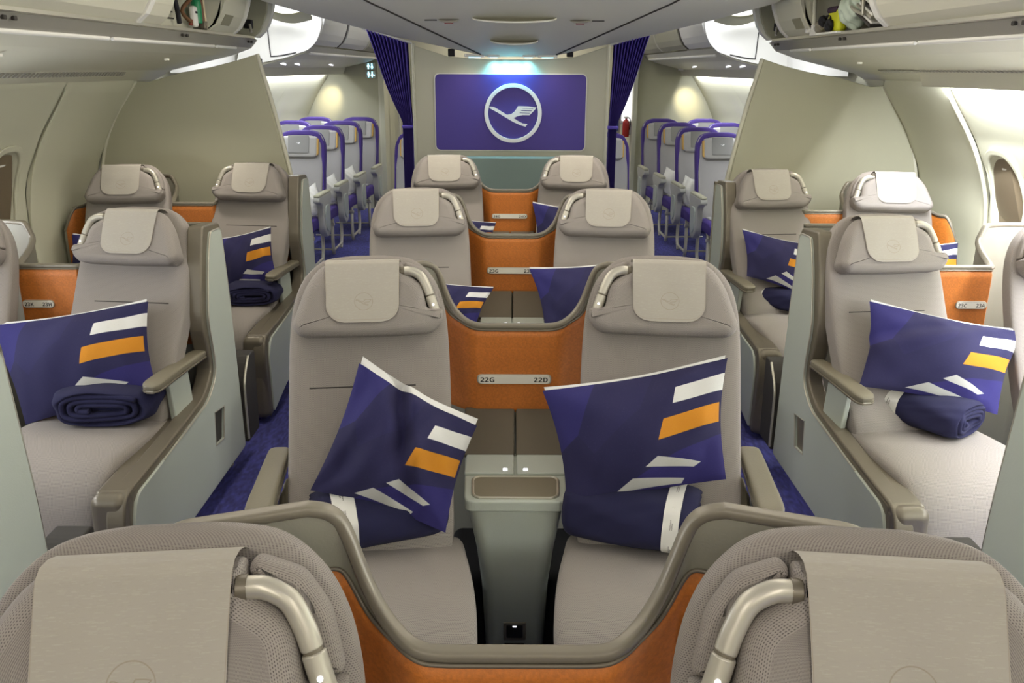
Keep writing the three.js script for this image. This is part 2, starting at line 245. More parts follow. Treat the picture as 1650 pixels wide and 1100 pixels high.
for (const s of [-1, 1]) {
  const t = thing('row_sign', s < 0 ? 'small oval ceiling lamp left of the domes' : 'small oval ceiling lamp right of the domes', 'ceiling lamp');
  const g = new THREE.SphereGeometry(1, 24, 8, 0, Math.PI * 2, Math.PI / 2, Math.PI / 2); g.scale(.06, .018, .035); obj('lamp_body', onCeil(g, s * .38 , 5.36, .001), M.trim, t);
  obj('lamp_lens', onCeil(rbox(.05, .008, .022, .003), s * .38, 5.36, .018), std(0x8b3a44, .4), t);
  const tb = tube([[s * .5, 0, 0], [s * .43, 0, 0]], .003, 6, 6); tb.translate(-s * .38, 0, 0); obj('lamp_wire', onCeil(tb, s * .40, 5.36, .004), M.slot, t);
}
// screen wall with raised emblem
const SW = -6.34;
{
  const pts = [[-.69, 0], [.645, 0], [.645, 1.885], [.42, 1.815], [.2, 1.80], [-.02, 1.797], [-.24, 1.80], [-.46, 1.815], [-.69, 1.885]];
  struct('wall_screen', at(extr(pts, .06, .004, 2), 0, 0, SW - .065), M.swall, 'screen wall between the curtains');
  for (const s of [-1, 1]) struct('trim', at(rbox(.022, 1.9, .085, .008), s < 0 ? -.70 : .655, .95, SW - .035), M.bin);
  const t = thing('display_panel', 'wide purple blue panel with a white crane emblem on the middle wall', 'wall panel', [-.022, 1.441, SW]);
  const R = (w, h, r) => roundPoly([[-w, -h], [w, -h], [w, h], [-w, h]], r, 8);
  obj('panel_board', extr(R(.527, .258, .035), .012, .003, 2), M.screen, t);
  obj('panel_edge', at(extr(R(.535, .266, .042), .008, .002, 2, [R(.526, .257, .034)]), 0, 0, .002), M.white, t);
  const e = obj('emblem', (() => { const s = shp(CR.map(p => [p[0] * .2, p[1] * .2])); for (const h of SLITS) s.holes.push(new THREE.Path(h.map(p => new THREE.Vector2(p[0] * .2, p[1] * .2)))); return at(new THREE.ExtrudeGeometry(s, { depth: .006, bevelEnabled: false }), .018, -.004, .019); })(), M.logo, t);
  const ring = new THREE.Shape(); ring.absarc(0, 0, .2, 0, Math.PI * 2); const hole = new THREE.Path(); hole.absarc(0, 0, .177, 0, Math.PI * 2, true); ring.holes.push(hole);
  obj('emblem_ring', at(new THREE.ExtrudeGeometry(ring, { depth: .01, bevelEnabled: true, bevelSize: .002, bevelThickness: .002, bevelSegments: 2, curveSegments: 64 }), .018, -.004, .019), M.logo, t);
  for (const [x, y] of [[.018, .186], [.018, -.192]]) obj('standoff', at(new THREE.CylinderGeometry(.006, .006, .012, 10), x, y, .014, Math.PI / 2), M.slot, t);
  struct('wall_screen_low', at(rbox(.78, 1.14, .05, .02), -.02, .57, SW + .03), std(0x8fa39c, .55), 'lower wall under the purple panel, colour tinted blue grey for cyan light');  // teal tint in the base colour stands for cyan-ish light on it
  // end lamps on the last edge of the ceiling
  const ends = [[-.27, .16], [-.14, .1], [.1, .1], [.23, .16]];
  ends.forEach(([x, w], i) => { const k = thing('ceiling_end_lamp', ['outer left small lamp box where the ceiling meets the screen wall', 'inner left small lamp box where the ceiling meets the screen wall', 'inner right small lamp box where the ceiling meets the screen wall', 'outer right small lamp box where the ceiling meets the screen wall'][i], 'lamp', [x, 1.822, -6.26]); obj('lamp_housing', rbox(w * .86, .022, .06, .006), M.white, k); obj('lamp_lens', at(rbox(w * .5, .006, .03, .002), 0, -.013, .0), M.glowC, k); });
  const bb = [[-.43, 1.84], [.385, 1.84]]; bb.forEach(([x, y], i) => tag(obj('dark_gap_block', at(rbox(.045, .05, .05, .006), x, y, -6.29), M.dark), i ? 'dark block standing for the gap above the right end of the purple panel' : 'dark block standing for the gap above the left end of the purple panel', 'bracket'));  // added dark blocks stand for the black gaps over the wall
}
// partitions behind the window seats
const partL = [[-1.30, .02], [-1.31, .45], [-1.36, .9], [-1.45, 1.4], [-1.545, 1.81], [-1.66, 1.775], [-1.813, 1.738], [-2.0, 1.705], [-2.2, 1.65], [-2.285, 1.655], [-2.45, 1.42], [-2.54, 1.2], [-2.58, .9], [-2.53, .4], [-2.4, .02]];
for (const s of [-1, 1]) {
  const pts = partL.map(([x, y]) => [s < 0 ? x : -x - .052 + (y > 1.5 && x < -1.9 ? .0 : 0), y - (s > 0 ? .012 * sm(1.5, 1.8, y) : 0)]);
  struct('wall_partition', at(extr(s < 0 ? pts : pts.slice().reverse(), .03, .004, 2), 0, 0, -5.485), M.part, s < 0 ? 'tall grey partition behind the left window seats' : 'tall grey partition behind the right window seats');
  const ed = pts.slice(0, 5).map(p => [p[0] + -s * .008, p[1], -5.47]);
  struct('trim', tube(ed, .014, 40, 8), M.bin);
  const we = pts.slice(9, 14).map(p => [p[0] - s * .01, p[1], -5.455]);
  struct('trim', tube(we, .012, 40, 8), M.bin);
}
// far wall of the rear cabin, both sides of a middle passage
for (const s of [-1, 1]) struct('wall_far', at(new THREE.BoxGeometry(1.1, 2.0, .06), s * 2.2 + (s > 0 ? -.13 : 0), 1.0, -11.26), M.part, s < 0 ? 'far left wall with lit lavatory signs' : 'far right wall lit by a spot lamp');
struct('wall_far', at(new THREE.BoxGeometry(3.2, 2.4, .06), 0, 1.2, -12.2), M.wall);
for (const s of [-1, 1]) struct('trim', at(rbox(.025, 1.95, .03, .006), s < 0 ? -1.66 : 1.535, .97, -11.22), M.bin);
// aisle guide strips and carpet seams
for (const s of [-1, 1]) tag(obj('floor_strip', boxUV(rbox(.028, .006, 11, .002)), M.strip), s < 0 ? 'thin purple guide strip along the left aisle carpet' : 'thin purple guide strip along the right aisle carpet', 'floor strip').position.set(s < 0 ? -1.318 : 1.258, .002, -2.6);
for (const s of [-1, 1]) struct('trim', at(rbox(.02, .004, 3.6, .001), s < 0 ? -.98 : .95, .001, -8.2), M.dark);

// ---------------------------------------------------------------- overhead bins
function extrZ(pts, d0, d1, bevel = .003) { return at(extr(pts, d1 - d0 - 2 * bevel, bevel, 2), 0, 0, -d1 + bevel); }
const mir = (pts, s) => s < 0 ? pts : pts.map(([x, y]) => [-x - .01, y]).reverse();
const soff = [[-1.605, 1.9], [-1.65, 1.85], [-1.78, 1.805], [-2.0, 1.755], [-2.16, 1.718], [-2.27, 1.66], [-2.285, 1.69], [-2.22, 1.76], [-1.7, 1.9]];
const soffR = [[-1.605, 1.9], [-1.65, 1.85], [-1.78, 1.805], [-2.0, 1.755], [-2.06, 1.737], [-2.09, 1.662], [-2.098, 1.666], [-2.075, 1.765], [-1.7, 1.9]];  // trough and lip shaped to hide the wall strip and shield seats from it
const doorArc = [[-1.60, 1.912], [-1.555, 1.95], [-1.525, 2.0], [-1.50, 2.07], [-1.485, 2.15], [-1.48, 2.24]];
const thickArc = (t, o = 0) => [...doorArc.map(([x, y]) => [x + o, y]), ...doorArc.slice().reverse().map(([x, y]) => [x + o - t, y + .004])];
function binRun(s, dEnd, openA, openB, fEnd, labs) {
  const t = thing('overhead_bin', labs.bin, 'overhead bin');
  const B = (name, pts, a, b, m, bev) => obj(name, extrZ(mir(pts, s), a, b, bev), m, t);
  if (s < 0) B('bin_tray', soff, -3, 5.75, M.bin); else { B('bin_tray', soffR, -3, 4.62, M.bin); B('bin_tray', soff, 4.625, 5.75, M.bin); }
  B('bin_back', [[-2.2, 1.72], [-2.16, 1.72], [-1.9, 2.3], [-1.95, 2.3]], -3, 5.75, M.bin);
  // rails on the front lip
  B('lip_rail', [[-1.585, 1.918], [-1.585, 1.905], [-1.612, 1.898], [-1.618, 1.912]], -3, 5.62, M.trim, .002);
  B('lip_face', [[-1.598, 1.9], [-1.643, 1.853], [-1.66, 1.86], [-1.61, 1.91]], -3, 5.70, M.rail, .002);
  for (const [a, b] of [[-3, 3.72], [3.76, 5.02], [5.07, 5.42]]) obj('grip_tube', (() => { const q = tube([[s < 0 ? -1.647 : 1.637, 1.847, -a], [s < 0 ? -1.647 : 1.637, 1.847, -(a + b) / 2], [s < 0 ? -1.647 : 1.637, 1.847, -b]], .009, 8, 8); return q; })(), M.white, t);
  // doors: near door, closed filler panel, far filler with placard
  B('bin_door', thickArc(.03), -3, dEnd, M.bin);
  B('door_edge', thickArc(.05, .012), dEnd, dEnd + .045, M.white);
  if (openA > dEnd + .1) B('bin_filler', thickArc(.025), dEnd + .045, openA, M.bin);
  B('bin_filler', thickArc(.025), openB, fEnd, M.bin);
  B('door_edge', thickArc(.05, .012), fEnd, fEnd + .035, M.white);
  B('end_rib', thickArc(.04, .015), 5.69, 5.745, M.white);
  B('end_plate', [[-1.62, 1.9], [-1.56, 1.95], [-1.535, 2.0], [-1.51, 2.07], [-1.49, 2.24], [-2.0, 2.24], [-2.15, 1.8]], 5.655, 5.685, M.part);
  B('compartment_wall', [[-1.64, 1.9], [-1.56, 1.95], [-1.53, 2.0], [-1.49, 2.24], [-2.0, 2.24], [-2.15, 1.8]], openA - .02, openA, M.bin);
  B('compartment_wall', [[-1.64, 1.9], [-1.56, 1.95], [-1.53, 2.0], [-1.49, 2.24], [-2.0, 2.24], [-2.15, 1.8]], openB, openB + .02, M.bin);
  B('compartment_floor', [[-1.62, 1.905], [-1.62, 1.915], [-2.15, 1.80], [-2.15, 1.78]], -3, 5.7, M.rail, .002);
  const kn = obj('latch_box', at(rbox(.05, .05, .05, .006), s < 0 ? -1.60 : 1.59, 1.985, -5.55), M.dark, t);
  obj('latch_bolt', at(tube([[0, 0, 0], [s * -.012, -.045, .03]], .008, 6, 8), s < 0 ? -1.575 : 1.565, 1.98, -5.5), M.lamp, t);
  B('placard', thickArc(.002, .003).filter(p => p[1] > 1.945 && p[1] < 2.02), openB + .06, openB + .2, std(0x8d8a72, .6), .0005);
  for (const d of [-1, 1, 2.9, 4.45, 5.55]) for (const e of [0, .06]) obj('rail_clip', at(rbox(.012, .014, .02, .003), s < 0 ? -1.605 : 1.595, 1.885, -d - e), M.slot, t);
  obj('vent_strip', (() => { const gs = []; for (let d = s < 0 ? 1.2 : 3.3; d < 5.1; d += .035) gs.push(at(rbox(.03, .006, .022, .002, 1), s < 0 ? -2.185 : 2.05, s < 0 ? 1.700 : 1.735, -d, 0, 0, -s * (s < 0 ? .8 : .3))); return gs; })(), M.rail, t).userData.kind = 'stuff';
  return t;
}
binRun(-1, 3.87, 4.15, 4.82, 5.2, { bin: 'left overhead bin run with one open equipment compartment' });
binRun(1, 3.9, 3.96, 4.85, 5.3, { bin: 'right overhead bin run with one open compartment full of bags' });
// ================================================================ BUSINESS SEATS
const BACK = [[.44, .355, .21, .035], [.5, .335, .225, .05], [.6, .255, .229, .052], [.8, .118, .231, .052], [.95, .035, .23, .05], [1.05, -.014, .222, .045], [1.12, -.043, .2, .042], [1.166, -.063, .165, .036], [1.194, -.075, .12, .024], [1.205, -.079, .05, .008]];
const CUSH = [[.43, .27, .19, .03], [.43, .31, .235, .052], [.432, .4, .246, .06], [.437, .52, .254, .062], [.44, .64, .256, .062], [.425, .735, .252, .062], [.375, .79, .242, .06], [.29, .815, .226, .055], [.2, .832, .208, .05], [.13, .845, .2, .042], [.11, .848, .17, .02]];
const backFront = y => { const f = [[.44, .39], [.5, .385], [.6, .3], [.8, .165], [.95, .083], [1.05, .033], [1.2, -.04]]; return lerpT(f, y)[0]; };
const TAU = 20 * DEG;
const hrPlace = (x, s, d) => [x, .99 + s * Math.cos(TAU) + d * Math.sin(TAU), .042 - s * Math.sin(TAU) + d * Math.cos(TAU)];
function placeHR(g) { const p = g.attributes.position; for (let i = 0; i < p.count; i++) p.setXYZ(i, ...hrPlace(p.getX(i), p.getY(i), p.getZ(i))); g.computeVertexNormals(); return g; }
function smoothExtr(pts, depth, r, seg) { // rounded cushion-like solid from an outline: rings shrink towards both faces
  const N = pts.length, rings = [], cx = pts.reduce((a, p) => a + p[0], 0) / N, cy = pts.reduce((a, p) => a + p[1], 0) / N;
  const nrm = pts.map((p, i) => { const a = pts[(i + N - 1) % N], b = pts[(i + 1) % N]; const l = Math.hypot(b[0] - a[0], b[1] - a[1]) || 1; return [-(b[1] - a[1]) / l, (b[0] - a[0]) / l]; });
  const off = (t, z) => pts.map((p, i) => [p[0] + nrm[i][0] * t, p[1] + nrm[i][1] * t, z]);
  const toC = (ring, k, z) => ring.map(p => [mix(p[0], cx, k), mix(p[1], cy, k), z]);
  for (let i = 0; i <= seg; i++) { const a = i / seg * Math.PI / 2; rings.push(off(r * (1 - Math.sin(a)), r * (1 - Math.cos(a)))); }
  for (let i = 0; i <= seg; i++) { const a = Math.PI / 2 * (1 - i / seg); rings.push(off(r * (1 - Math.sin(a)), depth - r * (1 - Math.cos(a)))); }
  const last = rings[rings.length - 1]; for (const k of [.35, .7]) rings.push(toC(last, k, depth + .004 * k));
  return loft(rings, false);
}
const HR = roundPoly([[-.212, .03, .03], [-.19, .0, .02], [.0, -.002, .02], [.18, .002, .03], [.213, .035, .03], [.214, .072, .008], [.168, .074, .01], [.155, .15, .04], [.105, .182, .01], [.10, .213, .008], [-.125, .213, .05], [-.172, .15, .06]], .03, 6);
function makeSeat(k, AX = .278) { // k = +1: inner side (reading lamp) at +x, armrest at -x
  const t = new THREE.Group(); const F = g => k < 0 ? mirrorX(g) : g; const add = (n, g, m, p = t) => obj(n, F(g), m, p);
  const bk = slab(dense(BACK, 44), { e: 6, N: 48 }); add('backrest', bk, M.seat);
  for (const y of [.87, .71]) add('seam', at(rbox(.30, .004, .006, .001), -.02, y, backFront(y) + .007, -.55), M.slot);
  // headrest: wedge, thicker at its lower edge
  const hg = smoothExtr(HR, .085, .03, 6); { const p = hg.attributes.position; for (let i = 0; i < p.count; i++) { const s = p.getY(i), z = p.getZ(i); if (z > .04) p.setZ(i, z + .022 * (1 - sm(0, .15, s)) - .018 * sm(.12, .22, s)); } }
  add('headrest', placeHR(hg), M.seat);
  // fabric wing beside the lamp
  add('headrest_wing', placeHR(smoothExtr(roundPoly([[.10, .195], [.16, .16], [.18, .075], [.21, .075], [.195, .15], [.165, .195], [.11, .216]], .012, 4), .045, .015, 4)), M.seat);
  // cloth cover draped over the top
  const zh = s => .0905 + .022 * (1 - sm(0, .15, s)) - .018 * sm(.12, .22, s); const prof = (() => { const a = [[.165, -.03], [.2, -.026], [.215, -.012], [.221, .01], [.222, .035], [.217, .058], [.206, .071]]; for (const s of [.19, .17, .15, .13, .11, .09, .075, .06, .05, .042, .036]) a.push([s, zh(s)]); let L = 0; const o = a.map((p, i) => { if (i) L += Math.hypot(p[0] - a[i - 1][0], p[1] - a[i - 1][1]); return [L, ...p]; }); return { L, o }; })();
  const cg = off => grid((u, v) => { const a = (u - .5) * 2, q = lerpT(prof.o, v * prof.L), R = .05, zn = Math.max(0, (v * prof.L - (prof.L - R)) / R); let hw = mix(.108, .1, v) - R * (1 - Math.sqrt(Math.max(0, 1 - zn * zn))); const wav = .0016 * Math.sin(a * 5 + v * 6) * sm(.35, .7, v) * (1 - zn); return hrPlace(k * (-.012 + a * hw), q[0] + (zn > .5 ? .0 : 0), q[1] + off + wav); }, 28, 90, (u, v) => { const R = .05, zn = Math.max(0, (v * prof.L - (prof.L - R)) / R), hw = mix(.108, .1, v) - R * (1 - Math.sqrt(Math.max(0, 1 - zn * zn))); const x = (u - .5) * 2 * k * hw; return [.5 + x / .25, (prof.L - v * prof.L) / .25]; }, false);
  obj('headrest_cover', cg(0), M.cover, t);
  // reading lamp
  const lp = [[.098, .183, .055], [.125, .183, .06], [.152, .168, .062], [.168, .138, .062], [.176, .115, .062]].map(p => hrPlace(...p));
  const lamp = add('reading_lamp', tube(lp, .0135, 30, 14), M.lamp);
  const sub = (n, g, m) => obj(n, F(g), m, lamp);
  const L = (s0, s1, r) => { const a = hrPlace(.1765 + (.113 - s0) * .3, s0, .062), b = hrPlace(.1765 + (.113 - s1) * .3, s1, .062); return tube([a, a.map((v, i) => (v + b[i]) / 2), b], r, 8, 16); };
  sub('lamp_collar', L(.116, .106, .0122), M.bronze); sub('lamp_head', L(.107, .062, .0145), M.lamp);
  { const c = hrPlace(.186, .084, .0765); sub('lamp_switch', at(new THREE.CylinderGeometry(.0035, .0035, .003, 12), ...c, 70 * DEG), M.glowL); }
  sub('lamp_socket', at(new THREE.CylinderGeometry(.0155, .0155, .012, 16), ...hrPlace(.10, .183, .055), 0, 0, Math.PI / 2), M.bronze);
  // cushion and leg rest
  add('seat_cushion', slab(dense(CUSH, 40), { e: 6, N: 48, x: .012 }), M.seat);
  add('seat_base', boxUV(at(rbox(.4, .33, .5, .03), 0, .185, .46).toNonIndexed()), M.dark);
  // armrest
  const pad = dense([[.648, .06, .02, .008], [.65, .075, .03, .014], [.652, .15, .032, .015], [.652, .3, .034, .016], [.65, .42, .036, .017], [.648, .455, .03, .014], [.646, .468, .015, .007]], 26);
  const ar = add('armrest', slab(pad, { x: -AX, e: 4, N: 28 }), M.armpad);
  obj('armrest_trim', F(slab(pad.map(p => [p[0] - .014, p[1], p[2] + .002, p[3] * .35]), { x: -AX, e: 4, N: 28 })), M.bronze, ar);
  obj('armrest_support', F(at(rbox(.022, .27, .15, .006), -AX - .004, .5, .26, .12)), M.panel, ar);
  obj('armrest_button', F(at(rbox(.03, .012, .012, .003), -AX, .632, .46)), M.trim, ar);
  // seat belt tucked beside the cushion
  const rb = []; const bp = [[.21, .52, .38], [.235, .53, .44], [.2, .51, .52], [.17, .507, .58]];
  if (AX > .25) add('belt_pad', (() => { const g = new THREE.SphereGeometry(1, 30, 20), p = g.attributes.position; for (let i = 0; i < p.count; i++) { const a = p.getX(i), b = p.getY(i), c = p.getZ(i); const w = 1 + .12 * Math.sin(9 * c + 4 * b) + .08 * Math.sin(14 * a + 6 * b); const s = 1 - .55 * sm(-.2, 1, b); p.setXYZ(i, -.232 + a * .035 * w * s - .012 * b, .545 + b * .07, .215 + c * .07 * w * s - .03 * b); } g.computeVertexNormals(); return g; })(), M.beltCloth);
  if (AX > .25) add('seat_belt', (() => { const c = new THREE.CatmullRomCurve3(bp.map(p => new THREE.Vector3(-p[0], p[1], p[2]))); const rings = []; for (let i = 0; i <= 16; i++) { const q = c.getPoint(i / 16), T = c.getTangent(i / 16); rings.push(sring([q.x, q.y, q.z], [0, 1, 0], [-T.z, 0, T.x], .024, .0025, 3, 12)); } return loft(rings); })(), M.armpad);
  return t;
}
const seatProto = { 1: makeSeat(1), '-1': makeSeat(-1), w1: makeSeat(1, .238), 'w-1': makeSeat(-1, .238) };
const seats = {};
function seat(id, x, d, k, yaw, label, group) {
  const s = seatProto[/[HKCA]/.test(id) ? 'w' + k : k].clone(); s.name = numbered('business_seat'); scene.add(s);
  s.position.set(x, 0, -d + .005); s.rotation.y = yaw * DEG; tag(s, label, 'airplane seat'); seats[id] = s; return s;
}
const YAW = 6;
seat('21G', -.415, .875, 1, YAW, 'grey cloth seat nearest the camera at lower left, seen from above its headrest');
seat('21D', .412, .872, -1, -YAW, 'grey cloth seat nearest the camera at lower right, seen from above its headrest');
seat('22G', -.428, 2.47, 1, YAW, 'grey middle seat left of the front orange divider, crumpled pillow leaning on its edge');
seat('22D', .434, 2.49, -1, -YAW, 'grey middle seat right of the front orange divider, wide tilted pillow on it');
seat('23G', -.44, 4.02, 1, YAW, 'grey middle seat left of the second orange divider, in the second full row');
seat('23D', .424, 4.03, -1, -YAW, 'grey middle seat right of the second orange divider, in the second full row');
seat('24G', -.433, 5.65, 1, YAW, 'grey middle seat at the left directly before the purple emblem panel');
seat('24D', .392, 5.65, -1, -YAW, 'grey middle seat at the right directly before the purple emblem panel');
seat('23H', -1.485, 3.39, -1, -YAW, 'grey aisle seat at left with a long pillow and rolled blanket on it');
seat('23K', -2.163, 3.30, 1, YAW, 'grey window seat cut off by the left picture edge');
seat('24H', -1.511, 5.10, -1, -YAW, 'grey rear aisle seat at left before the grey partition');
seat('24K', -2.19, 4.98, 1, YAW, 'grey rear window seat at left beside the curved wall');
seat('23C', 1.415, 3.31, 1, YAW, 'grey aisle seat at right with navy pillow and banded blanket on it');
seat('23A', 2.085, 3.2, -1, -YAW, 'grey window seat cut off by the right picture edge');
seat('24C', 1.424, 4.90, 1, YAW, 'grey rear aisle seat at right before the grey partition');
seat('24A', 2.06, 4.81, -1, -YAW, 'grey rear window seat at right beside the bright wall');

// ---------------------------------------------------------------- row shells with orange leather
function makeShell(label, P, row) {
  const { x0, x1, dep, top, org, d } = P, TH = .02, NR = 260; const t = thing('row_shell', label, 'seat divider');
  const NX = 280, fz = x => -(d + dep(x));
  const front = grid((u, v) => { const x = mix(x0, x1, u); return [x, mix(.02, top(x), v), fz(x)]; }, NX, 16, (u, v, p) => [p[0], p[1]]);
  const backg = grid((u, v) => { const x = mix(x0, x1, u); return [x, mix(.02, top(x), v), fz(x) - TH]; }, NX, 16, (u, v, p) => [p[0], p[1]], true);
  const e0 = [x0, x1].map((x, i) => grid((u, v) => [x, mix(.02, top(x), v), fz(x) - TH * u], 2, 10, (u, v, p) => [p[2], p[1]], !i));
  obj('shell_body', [front, backg, ...e0], M.shell, t);
  const line = n => { const a = []; for (let i = 0; i <= n; i++) { const x = mix(x0, x1, i / n); a.push([x, top(x) + .001, fz(x) - TH / 2]); } return a; };
  const rp = line(NR); const rings = rp.map((p, i) => { const a = rp[Math.max(0, i - 1)], b = rp[Math.min(NR, i + 1)]; const T = new THREE.Vector3(b[0] - a[0], b[1] - a[1], b[2] - a[2]).normalize(), Z = new THREE.Vector3(0, 0, 1).addScaledVector(T, -T.z).normalize(), Y = Z.clone().cross(T); return sring(p, [Z.x, Z.y, Z.z], [Y.x, Y.y, Y.z], .0135, .009, 3.2, 14); });
  obj('top_rim', loft(rings), M.rim, t);
  obj('leather_panel', grid((u, v) => { const x = mix(org.x0, org.x1, u); const tp = top(x) - org.border(x), e = Math.min(u, 1 - u, v, 1 - v); const pr = .006 * Math.min(1, e * 30); return [x, mix(org.y0, tp, v), fz(x) + .002 + pr]; }, 260, 26, (u, v, p) => [p[0], p[1]]), M.orange, t);
  if (org.wing) { const [wa, wb] = org.wing; obj('leather_wing', grid((u, v) => { const x = mix(wa, wb, u), tp = top(x) - org.border(x), e = Math.min(u, 1 - u, v, 1 - v); return [x, mix(org.y0, tp, v), fz(x) + .002 + .006 * Math.min(1, e * 20)]; }, 40, 14, (u, v, p) => [p[0], p[1]]), M.orange, t); }
  const bl = []; for (let i = 0; i <= 120; i++) { const x = mix(org.x0, org.x1, i / 120); bl.push([x, top(x) - org.border(x) + .003, fz(x) + .003]); }
  obj('leather_trim', tube(bl, .0035, 240, 8), M.bronze, t);
  if (org.latch) for (const x of org.latch) { const y1 = top(x) - org.border(x) - .06; obj('latch_strip', tube([[x, y1, fz(x) + .012], [x * .985, y1 - .05, fz(x) + .014], [x * .97, y1 - .1, fz(x) + .014]], .0035, 10, 8), M.trim, t); }
  if (row) { const [a, b, px, py, w] = row; const h = .032, pts = roundPoly([[-w / 2, -h / 2], [w / 2, -h / 2], [w / 2, h / 2], [-w / 2, h / 2]], h * .49, 8); const sl = Math.atan2(fz(px + .05) - fz(px - .05), .1);
    const pl = obj('row_label', at(extr(pts, .004, .002, 2), px, py, fz(px) + .008, 0, -sl), M.trim, t);
    const face = new THREE.ShapeGeometry(shp(pts.map(p => [p[0] * .96, p[1] * .88])), 8); const q = face.attributes.position, uv = face.attributes.uv; for (let i = 0; i < q.count; i++) uv.setXY(i, q.getX(i) / w + .5, q.getY(i) / h + .5);
    obj('label_print', at(face, px, py, fz(px) + .0148, 0, -sl), std(0xffffff, .5, 0, { map: rowLabel(a, b, w > .2 ? 512 : 336) }), pl); }
  return t;
}
const tanY = Math.tan(YAW * DEG);
const UT = dense([[.09, 0], [.12, .012], [.15, .05], [.175, .12], [.195, .22], [.212, .36], [.226, .54], [.238, .72], [.25, .86], [.266, .95], [.29, 1]], 60);
function centreShell(label, xc, d, a, b) {
  const A = x => Math.abs(x - xc);
  const dep = x => mix(.1, .185 - Math.max(0, A(x) - .25) * .36, sm(.12, .25, A(x)));
  const top = x => { const q = A(x); let y = mix(.972, 1.155, lerpT(UT, q)[0]); if (q > .43) y -= .9 * ((q - .43) / .1) ** 2.2 * .1; return y; };
  return makeShell(label, { x0: xc - .52, x1: xc + .52, dep, top, d, org: { x0: xc - .4, x1: xc + .4, y0: .69, border: x => mix(.012, .1, sm(.16, .3, A(x))), latch: [xc - .245, xc + .245] } }, a ? [a, b, xc - .004, .805, .235] : null);
}
centreShell('orange and grey divider nearest the camera, cut by the lower picture edge', -.003, .90);
centreShell('orange divider between the front middle seats, its plate reading 22G 22D', .003, 2.49, '22G', '22D');
centreShell('orange divider between the second middle seats, its plate reading 23G 23D', -.008, 4.03, '23G', '23D');
centreShell('orange divider between the last middle seats, its plate reading 24G 24D', -.02, 5.65, '24G', '24D');
function sideShell(label, s, xm, d, a, b) { // xm: centre of the dip, s = -1 left unit (aisle towards +x)
  const q = x => (x - xm) * s; // positive towards the wall
  const dep = x => { const c = q(x); if (c < 0) return mix(.0, .21, .75 * sm(.115, .17, -c) + .25 * sm(.12, .3, -c)); return mix(0, .26, .8 * sm(.115, .165, c) + .2 * sm(.12, .3, c)) - .38 * sm(.44, .68, c); };
  const top = x => { const c = q(x); if (c < 0) return mix(.985, 1.115, sm(.12, .22, -c)); return mix(.985, 1.115, sm(.12, .2, c)) - .14 * sm(.46, .62, c) - .13 * sm(.63, .70, c); };
  const xa = xm - s * .58, xb = xm + s * .70; // aisle end, wall end  (q = -.60 .. .735)
  const lo = Math.min(xa, xb), hi = Math.max(xa, xb); const cw = xm + s * .15, ca = xm - s * .49;
  return makeShell(label, { x0: lo, x1: hi, dep, top, d, org: { x0: Math.min(cw, ca), x1: Math.max(cw, ca), wing: [xm + s * .45, xm + s * .685], y0: .6, border: x => { const c = q(x); return mix(.012, .1, c < 0 ? sm(.14, .2, -c) : sm(.135, .18, c) * (1 - sm(.46, .56, c))); } } }, a ? [a, b, xm + (s < 0 ? -.05 : .05), .835, .126] : null);
}
sideShell('orange divider between the left seats, its plate reading 23K 23H', -1, -1.845, 3.36, '23K', '23H');
sideShell('orange divider between the rear left seats before the grey partition', -1, -1.855, 5.02);
sideShell('orange divider between the right seats, its plate reading 23C 23A', 1, 1.80, 3.41, '23C', '23A');
sideShell('orange divider between the rear right seats before the grey partition', 1, 1.74, 4.84);

